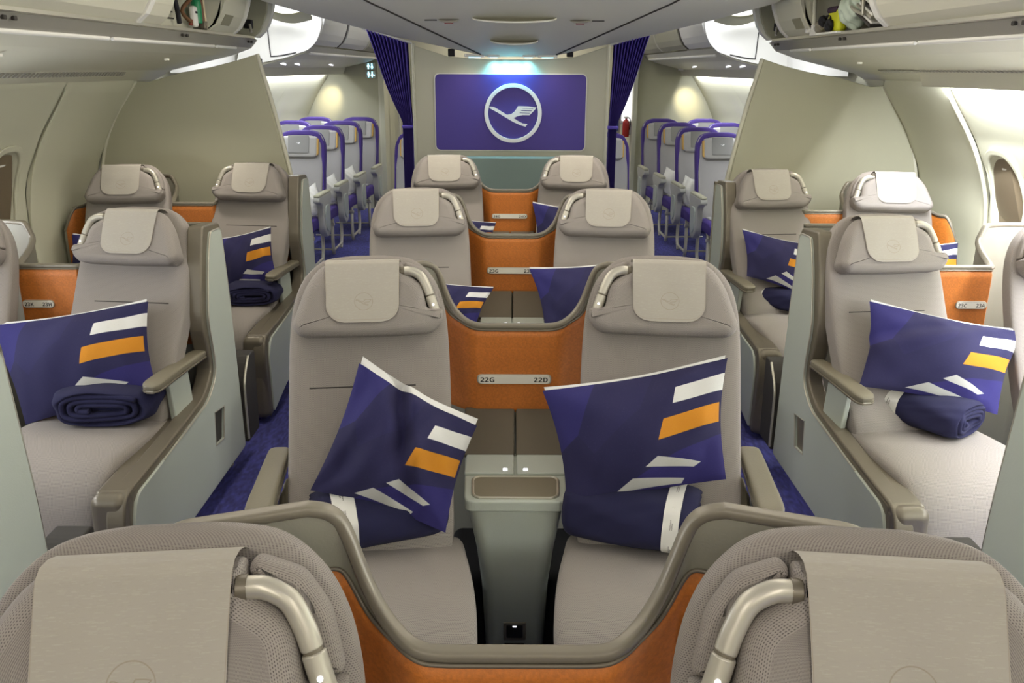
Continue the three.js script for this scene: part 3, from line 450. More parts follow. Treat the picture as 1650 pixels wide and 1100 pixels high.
// ---------------------------------------------------------------- aisle side panels of the window units
function sidePanel(label, s, x, d) {
  const t = thing('side_panel', label, 'seat side panel', [x, 0, -d]);
  const P = [[-.26, .09, .02], [-.24, .7, .1], [-.2, 1.13, .03], [.0, 1.145, .02], [.06, 1.0, .2], [.115, .78, .15], [.075, .655, .08], [.06, .57, .06], [.17, .5, .12], [.5, .475, .2], [.92, .455, .10], [.955, .36, .06], [.925, .03, .01], [.6, .09, .05]];
  const inw = s; // inboard direction of the aisle panel points away from the aisle: s<0 -> -x
  const body = zy(extr(roundPoly(P, .04, 8), .045, .008, 4)); body.translate(s < 0 ? -.055 : .01, 0, 0); obj('panel_body', body, M.bronze, t);
  const inset = roundPoly([[-.235, .11, .02], [-.215, .7, .1], [-.175, 1.11, .03], [-.05, 1.115, .02], [.01, 1.0, .2], [.07, .78, .15], [.045, .655, .1], [.04, .55, .08], [.15, .475, .12], [.5, .45, .2], [.86, .43, .10], [.905, .35, .06], [.89, .05, .01], [.6, .11, .05]], .04, 8);
  const slot = roundPoly([[.03, .262], [.132, .272], [.112, .408], [-.01, .392]], .008, 3);
  const ins = zy(extr(inset, .006, .003, 2, [slot.slice().reverse()])); ins.translate(s < 0 ? .0 : -.006, 0, 0); obj('panel_face', ins, M.panel, t);
  const ed = inset.slice(14, 90); obj('face_trim', tube(ed.filter((p, i) => i % 2 == 0).map(p => [s < 0 ? .007 : -.007, p[1], p[0]]), .0035, 120, 6), M.trim, t);
  const sf = zy(extr(slot, .004, .0005, 1)); sf.translate(s < 0 ? -.006 : .004, 0, 0); obj('slot_recess', sf, M.slot, t);
  obj('slot_frame', tube(slot.map(p => [s < 0 ? .008 : -.008, p[1], p[0]]), .003, 60, 6, true), M.trim, t);
  // thick padded front end
  obj('panel_nose', at(rbox(.12, .43, .09, .035, 6), s * .06, .24, .90, -.05), M.bronze, t);
  obj('panel_ledge', at(rbox(.115, .06, .72, .02, 4), s * .057, .438, .54, .03), M.bronze, t);
  // literature pocket on the aft corner
  const pk = zy(extr(roundPoly([[-.42, .12, .02], [-.44, .5, .02], [-.33, .5, .05], [-.25, .4, .06], [-.24, .12, .02]], .02, 5), .09, .006, 3)); pk.translate(s < 0 ? -.075 : -.012, 0, 0); const pp = obj('aft_pocket', pk, M.slot, t);
  obj('pocket_edge', tube([[s < 0 ? .02 : -.02, .5, -.34], [s < 0 ? .022 : -.022, .42, -.26], [s < 0 ? .022 : -.022, .34, -.245], [s < 0 ? .022 : -.022, .14, -.245]], .006, 30, 8), M.trim, pp);
  return t;
}
sidePanel('aisle side panel with handle slot beside the left pillow and rolled blanket', -1, -1.215, 3.37);
sidePanel('aisle side panel of the rear left unit, nearest the left partition', -1, -1.235, 5.06);
sidePanel('pale aisle side panel cut off by the left picture edge', -1, -1.215, 1.76);
sidePanel('aisle side panel with handle slot beside the right pillow and banded blanket', 1, 1.165, 3.31);
sidePanel('aisle side panel of the rear right unit, nearest the right partition', 1, 1.175, 4.88);
sidePanel('pale aisle side panel cut off by the right picture edge', 1, 1.19, 1.72);

// ---------------------------------------------------------------- centre consoles
function consoleUnit(label, xc, d) {
  const t = thing('centre_console', label, 'console', [xc, 0, -d]);
  // pedestal, narrower towards the floor
  const ring = (y, hw, z0, z1) => sring([0, y, (z0 + z1) / 2], [1, 0, 0], [0, 0, 1], hw, (z1 - z0) / 2, 7, 40);
  obj('pedestal', loft([ring(.0, .085, -.02, .31), ring(.12, .089, -.02, .318), ring(.3, .098, -.02, .325), ring(.42, .112, -.02, .33), ring(.52, .13, -.02, .335), ring(.56, .137, -.02, .337), ring(.575, .139, -.02, .338)], true), M.panel, t);
  obj('dark_gap_fill', at(rbox(.4, .3, .3, .03), 0, .15, .09), M.dark, t);  // added dark block stands for the shaded gap beside the pedestal
  const flat = (g, y) => at(g, 0, y, 0, -Math.PI / 2);
  const Rz = (w, z0, z1, r, w2) => roundPoly([[-w, -z1], [w, -z1], [w2 || w, -z0], [-(w2 || w), -z0]], r, 6);
  obj('top_tray', flat(extr(Rz(.142, .03, .345, .03, .155), .022, .006, 3), .572), M.panel, t);
  const ti = obj('tray_pad', flat(extr(Rz(.116, .2, .325, .03, .122), .003, .002, 2), .598), M.armpad, t);
  obj('pad_rim', tube(Rz(.118, .197, .328, .03, .124).map(p => [p[0], .602, -p[1]]), .0045, 120, 6, true), M.trim, t);
  for (const s of [-1, 1]) { const l = obj('flap_lid', at(rbox(.146, .012, .135, .005), s * .0765, .603, .118), M.panel, t); obj('lid_button', at(rbox(.014, .006, .01, .002), s * .03, .610, .165), M.glowL, l); }
  // leather back leaning up to the divider
  for (const s of [-1, 1]) obj('leather_back', at(rbox(.158, .18, .02, .006), s * .0815, .65, -.018, -1.0), M.leather, t);
  obj('socket_plate', at(rbox(.066, .06, .008, .003), .0, .165, .321, -.02), M.rim, t); 
  const so = obj('power_socket', at(rbox(.048, .044, .008, .004), .0, .166, .324, -.02), M.dark, t); obj('socket_light', at(rbox(.012, .004, .003, .001), 0, .184, .3275), M.glowL, so);
  obj('lower_socket', at(rbox(.06, .03, .008, .003), .0, .105, .319, -.02), M.dark, t);
  return t;
}
consoleUnit('grey centre console with tray between the front middle seats', .003, 2.50);
consoleUnit('grey centre console between the second row of middle seats', -.006, 4.04);
consoleUnit('grey centre console between the last row of middle seats', -.02, 5.66);
// ================================================================ PILLOWS AND BLANKETS
function pillow(label, [A, B, C, D], H, o = {}) {
  const V = a => new THREE.Vector3(...a); const a = V(A), b = V(B), c = V(C), d = V(D); const cen = a.clone().add(b).add(c).add(d).multiplyScalar(.25);
  const n = b.clone().sub(d).cross(a.clone().sub(c)).normalize(); if (n.z < 0) n.negate();
  const t = thing('pillow', label, 'pillow', cen.toArray());
  const ph = o.ph || 0, wr = o.wr === undefined ? .006 : o.wr;
  const S = (u, v, side, grow) => {
    const e = .075, uu = u, vv = v; // pinch the edges in between the corners
    const iu = (uu - .5) * (1 - e * Math.sin(Math.PI * vv) ** 1.0) + .5, iv = (vv - .5) * (1 - e * 1.1 * Math.sin(Math.PI * uu)) + .5;
    const p = a.clone().lerp(b, iu).lerp(d.clone().lerp(c, iu), iv);
    const q = Math.sin(Math.PI * uu) ** .7 * Math.sin(Math.PI * vv) ** .7;
    const ed = Math.min(1, 8 * Math.min(uu, 1 - uu, vv, 1 - vv));
    let w = wr * (Math.sin(uu * 11 + ph + 3 * vv) * Math.sin(vv * 7 + ph * 2) + .7 * Math.sin((uu - vv) * 16 + ph) * (1 - q) + .5 * Math.sin(uu * 23 + vv * 9 + ph)) * ed;
    if (o.crease) { const k = o.crease; const s = (uu - k[0]) * k[2] + (vv - k[1]) * k[3]; w += -k[4] * Math.exp(-s * s / .004) * Math.exp(-((vv - .25) ** 2) / .25) + k[4] * .8 * Math.exp(-((s - .09) ** 2) / .006) * (1 - vv * .6); }
    const h = (H * q * (side > 0 ? 1 : .75) + w) * side * (side > 0 ? 1 : 1) + grow;
    return p.addScaledVector(n, side > 0 ? h : -H * .35 * q + grow).sub(cen).toArray();
  };
  const m = .0; const front = grid((u, v) => S(mix(m, 1 - m, u), mix(o.mt || .03, 1 - m, v), 1, .003), 56, 40, (u, v) => [u, 1 - v], true);
  obj('printed_cover', front, M.pillow, t);
  const wi = (u, v) => [mix(.014, .986, u), mix(0, .986, v)]; const bk = [grid((u, v) => S(...wi(u, v), -1, 0), 40, 28, (u, v) => [u, v]), grid((u, v) => S(...wi(u, v), 1, -.0015), 56, 40, (u, v) => [u, v], true)];
  obj('white_back', bk, M.pillowBack, t);
  return t;
}
const PG = 'print pillows';
pillow('crumpled navy pillow standing on its corner, on the front left middle seat', [[-0.427, 0.978, -2.291], [-0.097, 0.812, -2.23], [-0.185, 0.55, -2.071], [-0.546, 0.661, -2.097]], .085, { wr: .013, crease: [.42, .2, .9, -.35, .04], ph: 1, mt: .06 });
pillow('wide navy pillow with raised right corner, on the front right middle seat', [[0.074, 0.884, -2.294], [0.593, 0.983, -2.297], [0.571, 0.684, -2.128], [0.145, 0.581, -2.114]], .10, { ph: 2.2, wr: .007 });
pillow('long navy pillow reaching out of the picture at the left edge', [[-2.018, 0.804, -3.167], [-1.371, 0.909, -3.159], [-1.295, 0.587, -2.967], [-1.794, 0.48, -2.958]], .10, { ph: .4, wr: .005 });
pillow('navy pillow with sagging middle, touching the right picture edge', [[1.304, 0.938, -3.096], [1.898, 0.819, -3.09], [1.749, 0.552, -2.922], [1.237, 0.658, -2.928]], .09, { ph: 3.1, wr: .006, crease: [.55, .1, .5, .8, .012] });
pillow('navy pillow on the rear left aisle seat, half hidden by a side panel', [[-1.709, 0.811, -4.857], [-1.365, 0.886, -4.864], [-1.309, 0.61, -4.7], [-1.639, 0.52, -4.683]], .06, { ph: 1.4 });
pillow('navy pillow on the rear right aisle seat, half hidden by a side panel', [[1.236, 0.918, -4.678], [1.637, 0.832, -4.671], [1.585, 0.572, -4.517], [1.249, 0.684, -4.545]], .06, { ph: 2.6 });
pillow('navy pillow with curved stripes behind the left front headrest lamp, on the second middle row', [[-0.427, 0.853, -3.736], [-0.085, 0.815, -3.75], [-0.171, 0.65, -3.66], [-0.43, 0.64, -3.625]], .06, { ph: .9 });
pillow('plain looking navy pillow leaning on the right seat behind the 22G 22D divider', [[0.064, 0.893, -3.805], [0.5, 0.93, -3.781], [0.47, 0.66, -3.652], [0.14, 0.64, -3.67]], .06, { ph: 1.9 });
pillow('navy pillow barely showing behind the left end of the 23G 23D divider', [[-0.40, 0.86, -5.382], [-0.105, 0.825, -5.383], [-0.142, 0.66, -5.30], [-0.4, 0.64, -5.29]], .05, { ph: .2 });
pillow('navy pillow corner standing up behind the right end of the 23G 23D divider', [[0.115, 0.948, -5.448], [0.50, 0.90, -5.405], [0.46, 0.67, -5.31], [0.15, 0.66, -5.31]], .05, { ph: 2 });
pillow('navy pillow seen over the 23K 23H divider at left', [[-2.40, 0.873, -4.68], [-2.06, 0.864, -4.71], [-2.08, 0.63, -4.56], [-2.38, 0.63, -4.54]], .05, { ph: 1.2 });
pillow('navy pillow with yellow stripe seen over the 23C 23A divider at right', [[1.95, 0.85, -4.53], [2.34, 0.88, -4.52], [2.33, 0.66, -4.40], [1.96, 0.64, -4.40]], .05, { ph: 2.9 });

const bandTex = canv(128, 256, (x, w, h) => { x.fillStyle = '#d9d8d0'; x.fillRect(0, 0, w, h); x.fillStyle = '#55534c'; for (const [px, y0, y1] of [[58, 60, 104], [72, 60, 92], [58, 150, 190], [72, 150, 176]]) for (let y = y0; y < y1; y += 4) x.fillRect(px + (y % 3), y, 7, 2.4); });
M.band = std(0xffffff, .85, 0, { map: bandTex });
function blanket(label, pos, turn, L, hw, hh, band, o = {}) { // rolled flat; axis along local z, folded end towards +z
  const t = thing('rolled_blanket', label, 'blanket', pos, turn);
  const ph = o.ph || 0, N = 48; const ring = (z, k, kk) => sring([0, hh, z], [1, 0, 0], [0, 1, 0], hw * k, hh * (kk || k), 2.6, N).map((p, i) => { const th = i / N * Math.PI * 2; const w = 1 + .04 * Math.sin(3 * th + ph + z * 9) + .025 * Math.sin(6 * th - z * 26 + ph) + .012 * Math.sin(11 * th + z * 60); return [p[0] * w, hh + (p[1] - hh) * (p[1] > hh ? w : 1), p[2]]; });
  const zs = [[-L / 2, .72], [-L / 2 + .008, .86], [-L / 2 + .03, .97], [-L / 4, 1], [0, 1.01], [L / 4, 1], [L / 2 - .035, .985], [L / 2 - .012, .93], [L / 2, .84], [L / 2 - .012, .74], [L / 2 - .03, .62]];
  obj('blanket_roll', loft(dense(zs.map(z => z), 40).map(([z, k]) => ring(z, k)), true), M.blanket, t);
  // folded layers at the open end: flattened spiral of thick cloth
  const sp = []; const T = 2.6; for (let i = 0; i <= 90; i++) { const a = i / 90 * T * 2 * Math.PI + .6, k = mix(.78, .14, i / 90); const ct = Math.cos(a), st = Math.sin(a); const e = .62; sp.push([Math.sign(ct) * Math.abs(ct) ** e * (hw - .02) * mix(.9, .45, i / 90) , hh + Math.sign(st) * Math.abs(st) ** e * (hh - .012) * k, L / 2 - .018 + .006 * Math.sin(a * 2 + ph)]); }
  const c = new THREE.CatmullRomCurve3(sp.map(p => new THREE.Vector3(...p))); const rings = []; for (let i = 0; i <= 160; i++) { const q = c.getPoint(i / 160), Tn = c.getTangent(i / 160); const nx = -Tn.y, ny = Tn.x, l = Math.hypot(nx, ny) || 1; rings.push(sring([q.x, q.y, q.z], [nx / l, ny / l, 0], [0, 0, 1], .0105, .022 + .003 * Math.sin(i * .4), 2.4, 12)); }
  obj('folded_layers', loft(rings), M.blanket, t);
  if (band) { const [z0, z1] = band; const rs = []; const NN = 12; const g = grid((u, v) => { const r = ring(mix(z0, z1, u), 1.022); const i = v * N, k = Math.min(N - 1, Math.floor(i)), f = i - k; const p = r[k], q = r[(k + 1) % N]; return [mix(p[0], q[0], f), mix(p[1], q[1], f), mix(z0, z1, u)]; }, 4, N, (u, v) => [u, v * 3 % 1.0001], true); obj('paper_band', g, M.band, t); }
  return t;
}
blanket('rolled navy blanket with its layered end facing out, under the long left pillow', [-1.485, .497, -3.01], 4 * DEG, .26, .182, .074, null, { ph: .3 });
blanket('rolled navy blanket with a white paper band, on the right aisle seat', [1.50, .497, -2.985], 38 * DEG, .37, .12, .064, [-.1, -.03], { ph: 1.1 });
blanket('dark navy blanket roll half covered by the crumpled pillow', [-.375, .497, -2.15], -72 * DEG, .36, .105, .072, [.07, .13], { ph: 2.1 });
blanket('dark navy blanket roll below the wide tilted pillow, white band at its right', [.325, .497, -2.15], 72 * DEG, .36, .11, .078, [.098, .14], { ph: 2.9 });
blanket('folded navy blanket on the rear left aisle seat', [-1.44, .497, -4.67], 8 * DEG, .24, .15, .058, null, { ph: 1.7 });
blanket('folded navy blanket with white band on the rear right aisle seat', [1.44, .497, -4.62], 50 * DEG, .34, .12, .06, [-.1, -.03], { ph: .9 });
// ================================================================ REAR CABIN
function makeEco(k) { // k = +1: aisle side at +x
  const t = new THREE.Group(); const F = g => k < 0 ? mirrorX(g) : g; const add = (n, g, m, p = t) => obj(n, F(g), m, p);
  const B = [[.42, .17, .19, .03], [.46, .16, .205, .045], [.6, .12, .212, .05], [.8, .06, .215, .05], [.95, .01, .218, .048], [1.08, -.03, .215, .044], [1.15, -.055, .185, .036], [1.175, -.063, .13, .02], [1.18, -.065, .05, .008]];
  add('backrest', slab(dense(B, 30), { e: 6, N: 36 }), M.eco);
  // violet surround: band over the top corners, thinning down the sides
  const out = [[-.222, .55], [-.226, .8], [-.228, .98], [-.222, 1.08], [-.18, 1.165], [-.1, 1.192], [.1, 1.192], [.18, 1.165], [.222, 1.08], [.228, .98], [.226, .8], [.222, .55]];
  const inn = [[.214, .55], [.213, .8], [.2, .93], [.175, 1.0], [.17, 1.09], [.135, 1.14], [.08, 1.152], [-.08, 1.152], [-.135, 1.14], [-.17, 1.09], [-.175, 1.0], [-.2, .93], [-.213, .8], [-.214, .55]];
  const sg = extr(roundPoly([...out, ...inn], .03, 4), .07, .012, 4); { const p = sg.attributes.position; for (let i = 0; i < p.count; i++) { const y = p.getY(i); p.setZ(i, p.getZ(i) - .04 + lerpT([[.5, .15], [.8, .06], [1.08, -.03], [1.2, -.066]], y)[0]); } sg.computeVertexNormals(); } add('violet_surround', sg, M.purple);
  const hs = (w, y0, y1, r) => roundPoly([[-w, y0], [w, y0], [w, y1], [-w, y1]], r, 6);
  const tilt = (g, z) => { const p = g.attributes.position; for (let i = 0; i < p.count; i++) p.setZ(i, p.getZ(i) + z + lerpT([[.9, .03], [1.2, -.065]], p.getY(i))[0]); g.computeVertexNormals(); return g; };
  const hd = add('headrest', tilt(smoothExtr(hs(.168, .965, 1.145, .04), .06, .02, 4), .02), M.ecoHead);
  for (const s of [-1, 1]) obj('gold_edge', F(tilt(extr(roundPoly([[s * .16, .98], [s * .176, .99], [s * .176, 1.12], [s * .16, 1.13]], .006, 3), .05, .002, 1), .022)), M.gold, hd);
  obj('headrest_cover', F(tilt(extr(hs(.095, 1.005, 1.155, .012), .004, .0015, 2), .082)), M.ecoCover, hd);
  obj('cover_mark', tilt((() => { const s = shp(CR.map(p => [p[0] * .022, p[1] * .022 + 1.09])); return new THREE.ExtrudeGeometry(s, { depth: .002, bevelEnabled: false }); })(), .0875), M.logo, hd);
  add('seat_cushion', slab(dense([[.4, .14, .2, .03], [.4, .2, .212, .055], [.41, .4, .212, .06], [.41, .52, .21, .06], [.39, .6, .2, .05], [.35, .625, .19, .02]], 20), { e: 6, N: 30 }), M.purple);
  add('cushion_top', slab(dense([[.455, .2, .15, .01], [.468, .4, .16, .014], [.468, .5, .16, .014], [.45, .57, .15, .01]], 12), { e: 6, N: 24 }), M.eco);
  const side = roundPoly([[.02, .66, .03], [.46, .66, .05], [.47, .61, .03], [.34, .58, .06], [.33, .34, .08], [.22, .26, .06], [.1, .3, .06], [.08, .56, .06], [.02, .6, .02]], .03, 5);
  for (const s of [1]) { const g = zy(extr(side, .04, .01, 3)); g.translate(.215, 0, 0); const ar = add('armrest', g, M.ecoArm); obj('armrest_pad', F(at(rbox(.055, .03, .42, .014), .237, .665, .25)), M.part, ar); const ri = zy(extr(roundPoly([[.14, .56], [.29, .56], [.28, .36], [.2, .31], [.13, .36]], .05, 5), .01, .004, 2)); ri.translate(.26, 0, 0); obj('armrest_inset', F(ri), M.panel, ar); }
  add('leg_frame', [tube([[.18, .34, .12], [.19, .14, .14], [.19, .02, .2]], .016, 16, 8), tube([[.18, .34, .46], [.185, .2, .5], [.19, .06, .52], [.19, .02, .5]], .016, 16, 8), tube([[.19, .06, .16], [.19, .055, .34], [.19, .05, .51]], .012, 10, 8), tube([[-.2, .3, .48], [0, .3, .48], [.2, .3, .48]], .018, 8, 8), tube([[-.2, .06, .51], [0, .06, .51], [.2, .06, .51]], .01, 8, 8)].map(clean), M.lamp);
  return t;
}
M.ecoCover = std(0x84837f, .7); M.ecoArm = std(0xb1b1a7, .5);
const ecoProto = { 1: makeEco(1), '-1': makeEco(-1) };
const EG = 'violet trimmed seats of the rear cabin';
function eco(x, d, k, yaw, label) { const s = ecoProto[k].clone(); s.name = numbered('economy_seat'); scene.add(s); s.position.set(x, 0, -d); s.rotation.y = yaw * DEG; tag(s, label, 'airplane seat'); return s; }
const ord = ['nearest', 'second nearest', 'third nearest', 'farthest'];
[[-1.93, 8.05], [-1.9, 8.8], [-1.845, 9.55], [-1.78, 10.3]].forEach(([x, d], i) => eco(x, d, 1, -2, `violet trimmed grey seat on the left aisle of the rear cabin, ${ord[i]} of four`));
[[1.885, 8.05], [1.84, 8.8], [1.78, 9.55], [1.715, 10.3]].forEach(([x, d], i) => eco(x, d, -1, 2, `violet trimmed grey seat on the right aisle of the rear cabin, ${ord[i]} of four`));
[[-2.37, 9.55], [-2.29, 10.3]].forEach(([x, d], i) => eco(x, d, 1, -2, `violet trimmed seat at the left rear window, ${i ? 'farther' : 'nearer'} of two`));
[[2.3, 9.55], [2.22, 10.3]].forEach(([x, d], i) => eco(x, d, -1, 2, `violet trimmed seat at the right rear window, ${i ? 'farther' : 'nearer'} of two`));
eco(-.84, 8.0, -1, 0, 'violet trimmed middle seat peeking out left of the screen wall beside the curtain');
eco(.82, 8.0, 1, 0, 'violet trimmed middle seat peeking out right of the screen wall beside the curtain');
// small wrapped pillows on the rear aisle seats
function wrapped(x, d, turn, label) { const t = thing('wrapped_pillow', label, 'pillow', [x, .49, -d], turn); const g = grid((u, v) => { const q = Math.sin(Math.PI * u) ** .6 * Math.sin(Math.PI * v) ** .6; return [(u - .5) * .3 * (1 - .1 * Math.sin(Math.PI * v)), v * .26 * (1 - .12 * Math.sin(Math.PI * u) * v), .05 * q + .004 * Math.sin(u * 20 + v * 13) - v * .1]; }, 24, 20, null), h = grid((u, v) => { const q = Math.sin(Math.PI * u) ** .6 * Math.sin(Math.PI * v) ** .6; return [(u - .5) * .3 * (1 - .1 * Math.sin(Math.PI * v)), v * .26 * (1 - .12 * Math.sin(Math.PI * u) * v), -.03 * q - v * .1]; }, 24, 20, null); obj('pillow_cover', [g, h], M.white, t); return t; }
[[-1.74, 7.72], [-1.72, 8.5], [-1.67, 9.25]].forEach(([x, d], i) => wrapped(x, d, 70 * DEG, `white wrapped pillow standing on the ${ord[i]} left aisle seat of the rear cabin`));
[[1.66, 8.5], [1.6, 9.25]].forEach(([x, d], i) => wrapped(x, d, -70 * DEG, `white wrapped pillow on the ${ord[i + 1]} right aisle seat of the rear cabin`));
// curtains gathered beside the screen wall
function curtain(s, label) {
  const t = thing('curtain', label, 'curtain'); const X = (u, v) => { const top = s < 0 ? mix(-1.035, -.745, u) : mix(.955, .70, u), mid = s < 0 ? mix(-.80, -.722, u) : mix(.745, .683, u), lo = s < 0 ? mix(-.80, -.722, u) : mix(.745, .683, u); const w = v < .32 ? sm(0, 1, (v / .32) ** .8) : 1; const bow = v < .32 ? 0 : 0; return mix(top, v < .32 ? mid : lo, v < .32 ? v / .32 * (1 - .12 * Math.sin(Math.PI * v / .32)) : 1); };
  const Y = (u, v) => mix(s < 0 ? mix(1.995, 1.905, u) : mix(1.975, 1.90, u), .06, v);
  const f = off => (u, v) => { const k = Math.min(1, v / .32); return [X(u, v), Y(u, v), -6.45 + .032 * mix(1, .5, k) * Math.sin(u * Math.PI * 2 * 11) - off]; };
  obj('pleated_cloth', [grid(f(0), 180, 40, (u, v) => [u, v]), grid(f(.006), 180, 40, (u, v) => [u, v], true)], M.curtain, t);
  obj('tie_band', at(rbox(.085, .022, .08, .01), s < 0 ? -.76 : .712, 1.335, -6.45), M.curtain, t);
  obj('curtain_rail', tube(s < 0 ? [[-1.06, 2.0, -6.45], [-.9, 1.955, -6.45], [-.72, 1.905, -6.45]] : [[.98, 1.98, -6.45], [.83, 1.94, -6.45], [.68, 1.9, -6.45]], .008, 12, 8), M.white, t);
}
curtain(-1, 'violet blue pleated curtain tied back left of the emblem panel');
curtain(1, 'violet blue pleated curtain tied back right of the emblem panel');
// rear overhead bins; ends and nearer doors whitened for the strong light there
function rearBin(s, label) {
  const t = thing('rear_bin', label, 'overhead bin'); const B = (n, pts, a, b, m, bev) => obj(n, extrZ(mir(pts, s), a, b, bev), m, t);
  B('bin_tray', soffR, 7.25, 11.2, M.bin);
  const face = [[-1.62, 1.87], [-1.555, 1.93], [-1.52, 2.0], [-1.5, 2.08], [-1.52, 2.16], [-1.9, 2.3], [-2.1, 2.1], [-2.2, 1.76], [-2.0, 1.77], [-1.8, 1.81]];
  B('bin_end', roundPoly(face, .03, 4), 7.23, 7.27, M.white);
  const f2 = s < 0 ? 1 : -1; const lx = x => f2 > 0 ? x : -x - .01;
  obj('end_flap_line', [tube([[lx(-1.93), 2.02, -7.226], [lx(-1.925), 1.9, -7.226], [lx(-1.92), 1.82, -7.226]], .004, 8, 6), tube([[lx(-1.92), 1.82, -7.226], [lx(-1.84), 1.827, -7.226], [lx(-1.72), 1.85, -7.226]], .004, 8, 6)].map(clean), M.dark, t);
  // open flap folded under the ceiling
  const fl = grid((u, v) => [lx(mix(-1.95, -1.56, u)), 2.13 - .05 * Math.sin(u * 3) - .03 * u + v * .05, -7.18 + v * .16 + .012 * Math.sin(u * 9)], 16, 4); obj('folded_flap', [fl, at(fl.clone(), 0, .012, 0)], M.part, t);
  B('bin_door', thickArc(.03), 7.3, 8.3, M.white); B('door_gap', thickArc(.02, -.012), 8.3, 8.42, M.slot); B('bin_door', thickArc(.03), 8.42, 9.7, s < 0 ? M.white : M.part); B('bin_door', thickArc(.03), 9.75, 11.1, M.part); B('door_edge', thickArc(.04, .01), 9.7, 9.745, M.bin);
  for (const [a, b] of [[7.4, 8.9], [8.95, 11]]) obj('grip_tube', tube([[lx(-1.647), 1.847, -a], [lx(-1.647), 1.847, -(a + b) / 2], [lx(-1.647), 1.847, -b]], .011, 6, 8), M.led0, t);
  for (const d of [7.6, 8.1, 9.6]) obj('reading_light', at(new THREE.CylinderGeometry(.025, .025, .012, 16), lx(-1.92), 1.765, -d, 0, 0, s * .25), M.glowL, t);
  obj('hook', tube([[lx(-1.99), 1.8, -7.2], [lx(-1.99), 1.74, -7.19], [lx(-1.975), 1.72, -7.18]], .008, 8, 6), M.slot, t);
  return t;
}
M.led0 = std(0xf2f0e8, .4);
rearBin(-1, 'overhead bins of the rear cabin at left, whitened for lamplight, with an open flap');
rearBin(1, 'overhead bins of the rear cabin at right, whitened for lamplight, with an open flap');
// lit lavatory signs: two figures each
[[1.755, 'upper lit blue lavatory sign on the far left wall'], [1.66, 'lower lit blue lavatory sign on the far left wall']].forEach(([y, lab], j) => {
  const t = thing('lavatory_sign', lab, 'sign', [-1.76, y, -11.215]); obj('sign_plate', rbox(.12, .085, .012, .004), M.panel, t);
  const fig = (x, w) => { const c = new THREE.CircleGeometry(.009, 12); c.translate(x, .024, .0075); const b = new THREE.ShapeGeometry(shp(w ? [[x - .006, .013], [x + .006, .013], [x + .017, -.016], [x + .007, -.016], [x + .006, -.034], [x - .006, -.034], [x - .007, -.016], [x - .017, -.016]] : [[x - .015, .013], [x + .015, .013], [x + .014, -.01], [x + .008, -.01], [x + .007, -.034], [x - .007, -.034], [x - .008, -.01], [x - .014, -.01]])); b.translate(0, 0, .0075); return [c, b].map(clean); };
  obj('sign_figures', [...fig(-.022, 0), ...fig(.022, 1)], M.glowC, t);
  if (j) obj('sign_arrow', at(new THREE.CircleGeometry(.008, 3), .05, -.01, .0075), M.glowC, t);
});
// galley side behind the right curtain
{ const t = thing('fire_extinguisher', 'red extinguisher on the wall right of the right curtain', 'fire extinguisher', [1.41, .93, -11.14]); t.scale.setScalar(.72);
  obj('cylinder', loft(dense([[0, .05], [.02, .058], [.2, .058], [.26, .05], [.29, .022], [.31, .02]], 20).map(([y, r]) => sring([0, y, 0], [1, 0, 0], [0, 0, 1], r, r, 2, 20)), true), std(0xa32117, .35), t);
  obj('valve', at(rbox(.07, .03, .05, .008), 0, .325, 0), M.white, t); obj('hose', tube([[.03, .33, 0], [.07, .28, .02], [.06, .12, .04]], .008, 14, 8), M.dark, t); }
{ const t = thing('door_light', 'bright white door window strip beside the far right wall', 'window', [1.425, 1.5, -11.2]); obj('door_frame', rbox(.19, .84, .05, .02), M.white, t); obj('door_pane', at(rbox(.14, .76, .02, .01), 0, 0, .025), M.glowD, t); obj('door_sill', at(rbox(.16, .16, .06, .01), 0.02, -.47, .02), M.white, t); }
{ const t = thing('service_panel', 'small blue framed service panel beside the red extinguisher', 'panel', [1.27, 1.1, -11.2]); obj('panel_case', rbox(.14, .26, .06, .01), M.trim, t); obj('panel_front', at(rbox(.1, .2, .012, .004), 0, 0, .032), std(0x3b4f7c, .4), t); }
{ const t = thing('wall_latch', 'small latch with a hinge on the far left passage wall', 'latch', [-1.42, 1.42, -11.0]); obj('latch_plate', rbox(.06, .1, .02, .006), M.bin, t); obj('latch_lever', at(rbox(.02, .07, .02, .005), 0, 0, .018), M.slot, t); }
struct('wall_passage', at(new THREE.BoxGeometry(.05, 2.0, 1.9), -1.625, 1, -12.15), M.wall); struct('wall_passage', at(new THREE.BoxGeometry(.05, 2.0, 1.9), 1.5, 1, -12.0), M.wall);
for (const [x, z] of [[-1.47, -11.6], [-1.30, -12.15], [-1.1, -12.15]]) struct('trim', at(rbox(.03, 1.9, .05, .008), x, .97, z), M.bin);
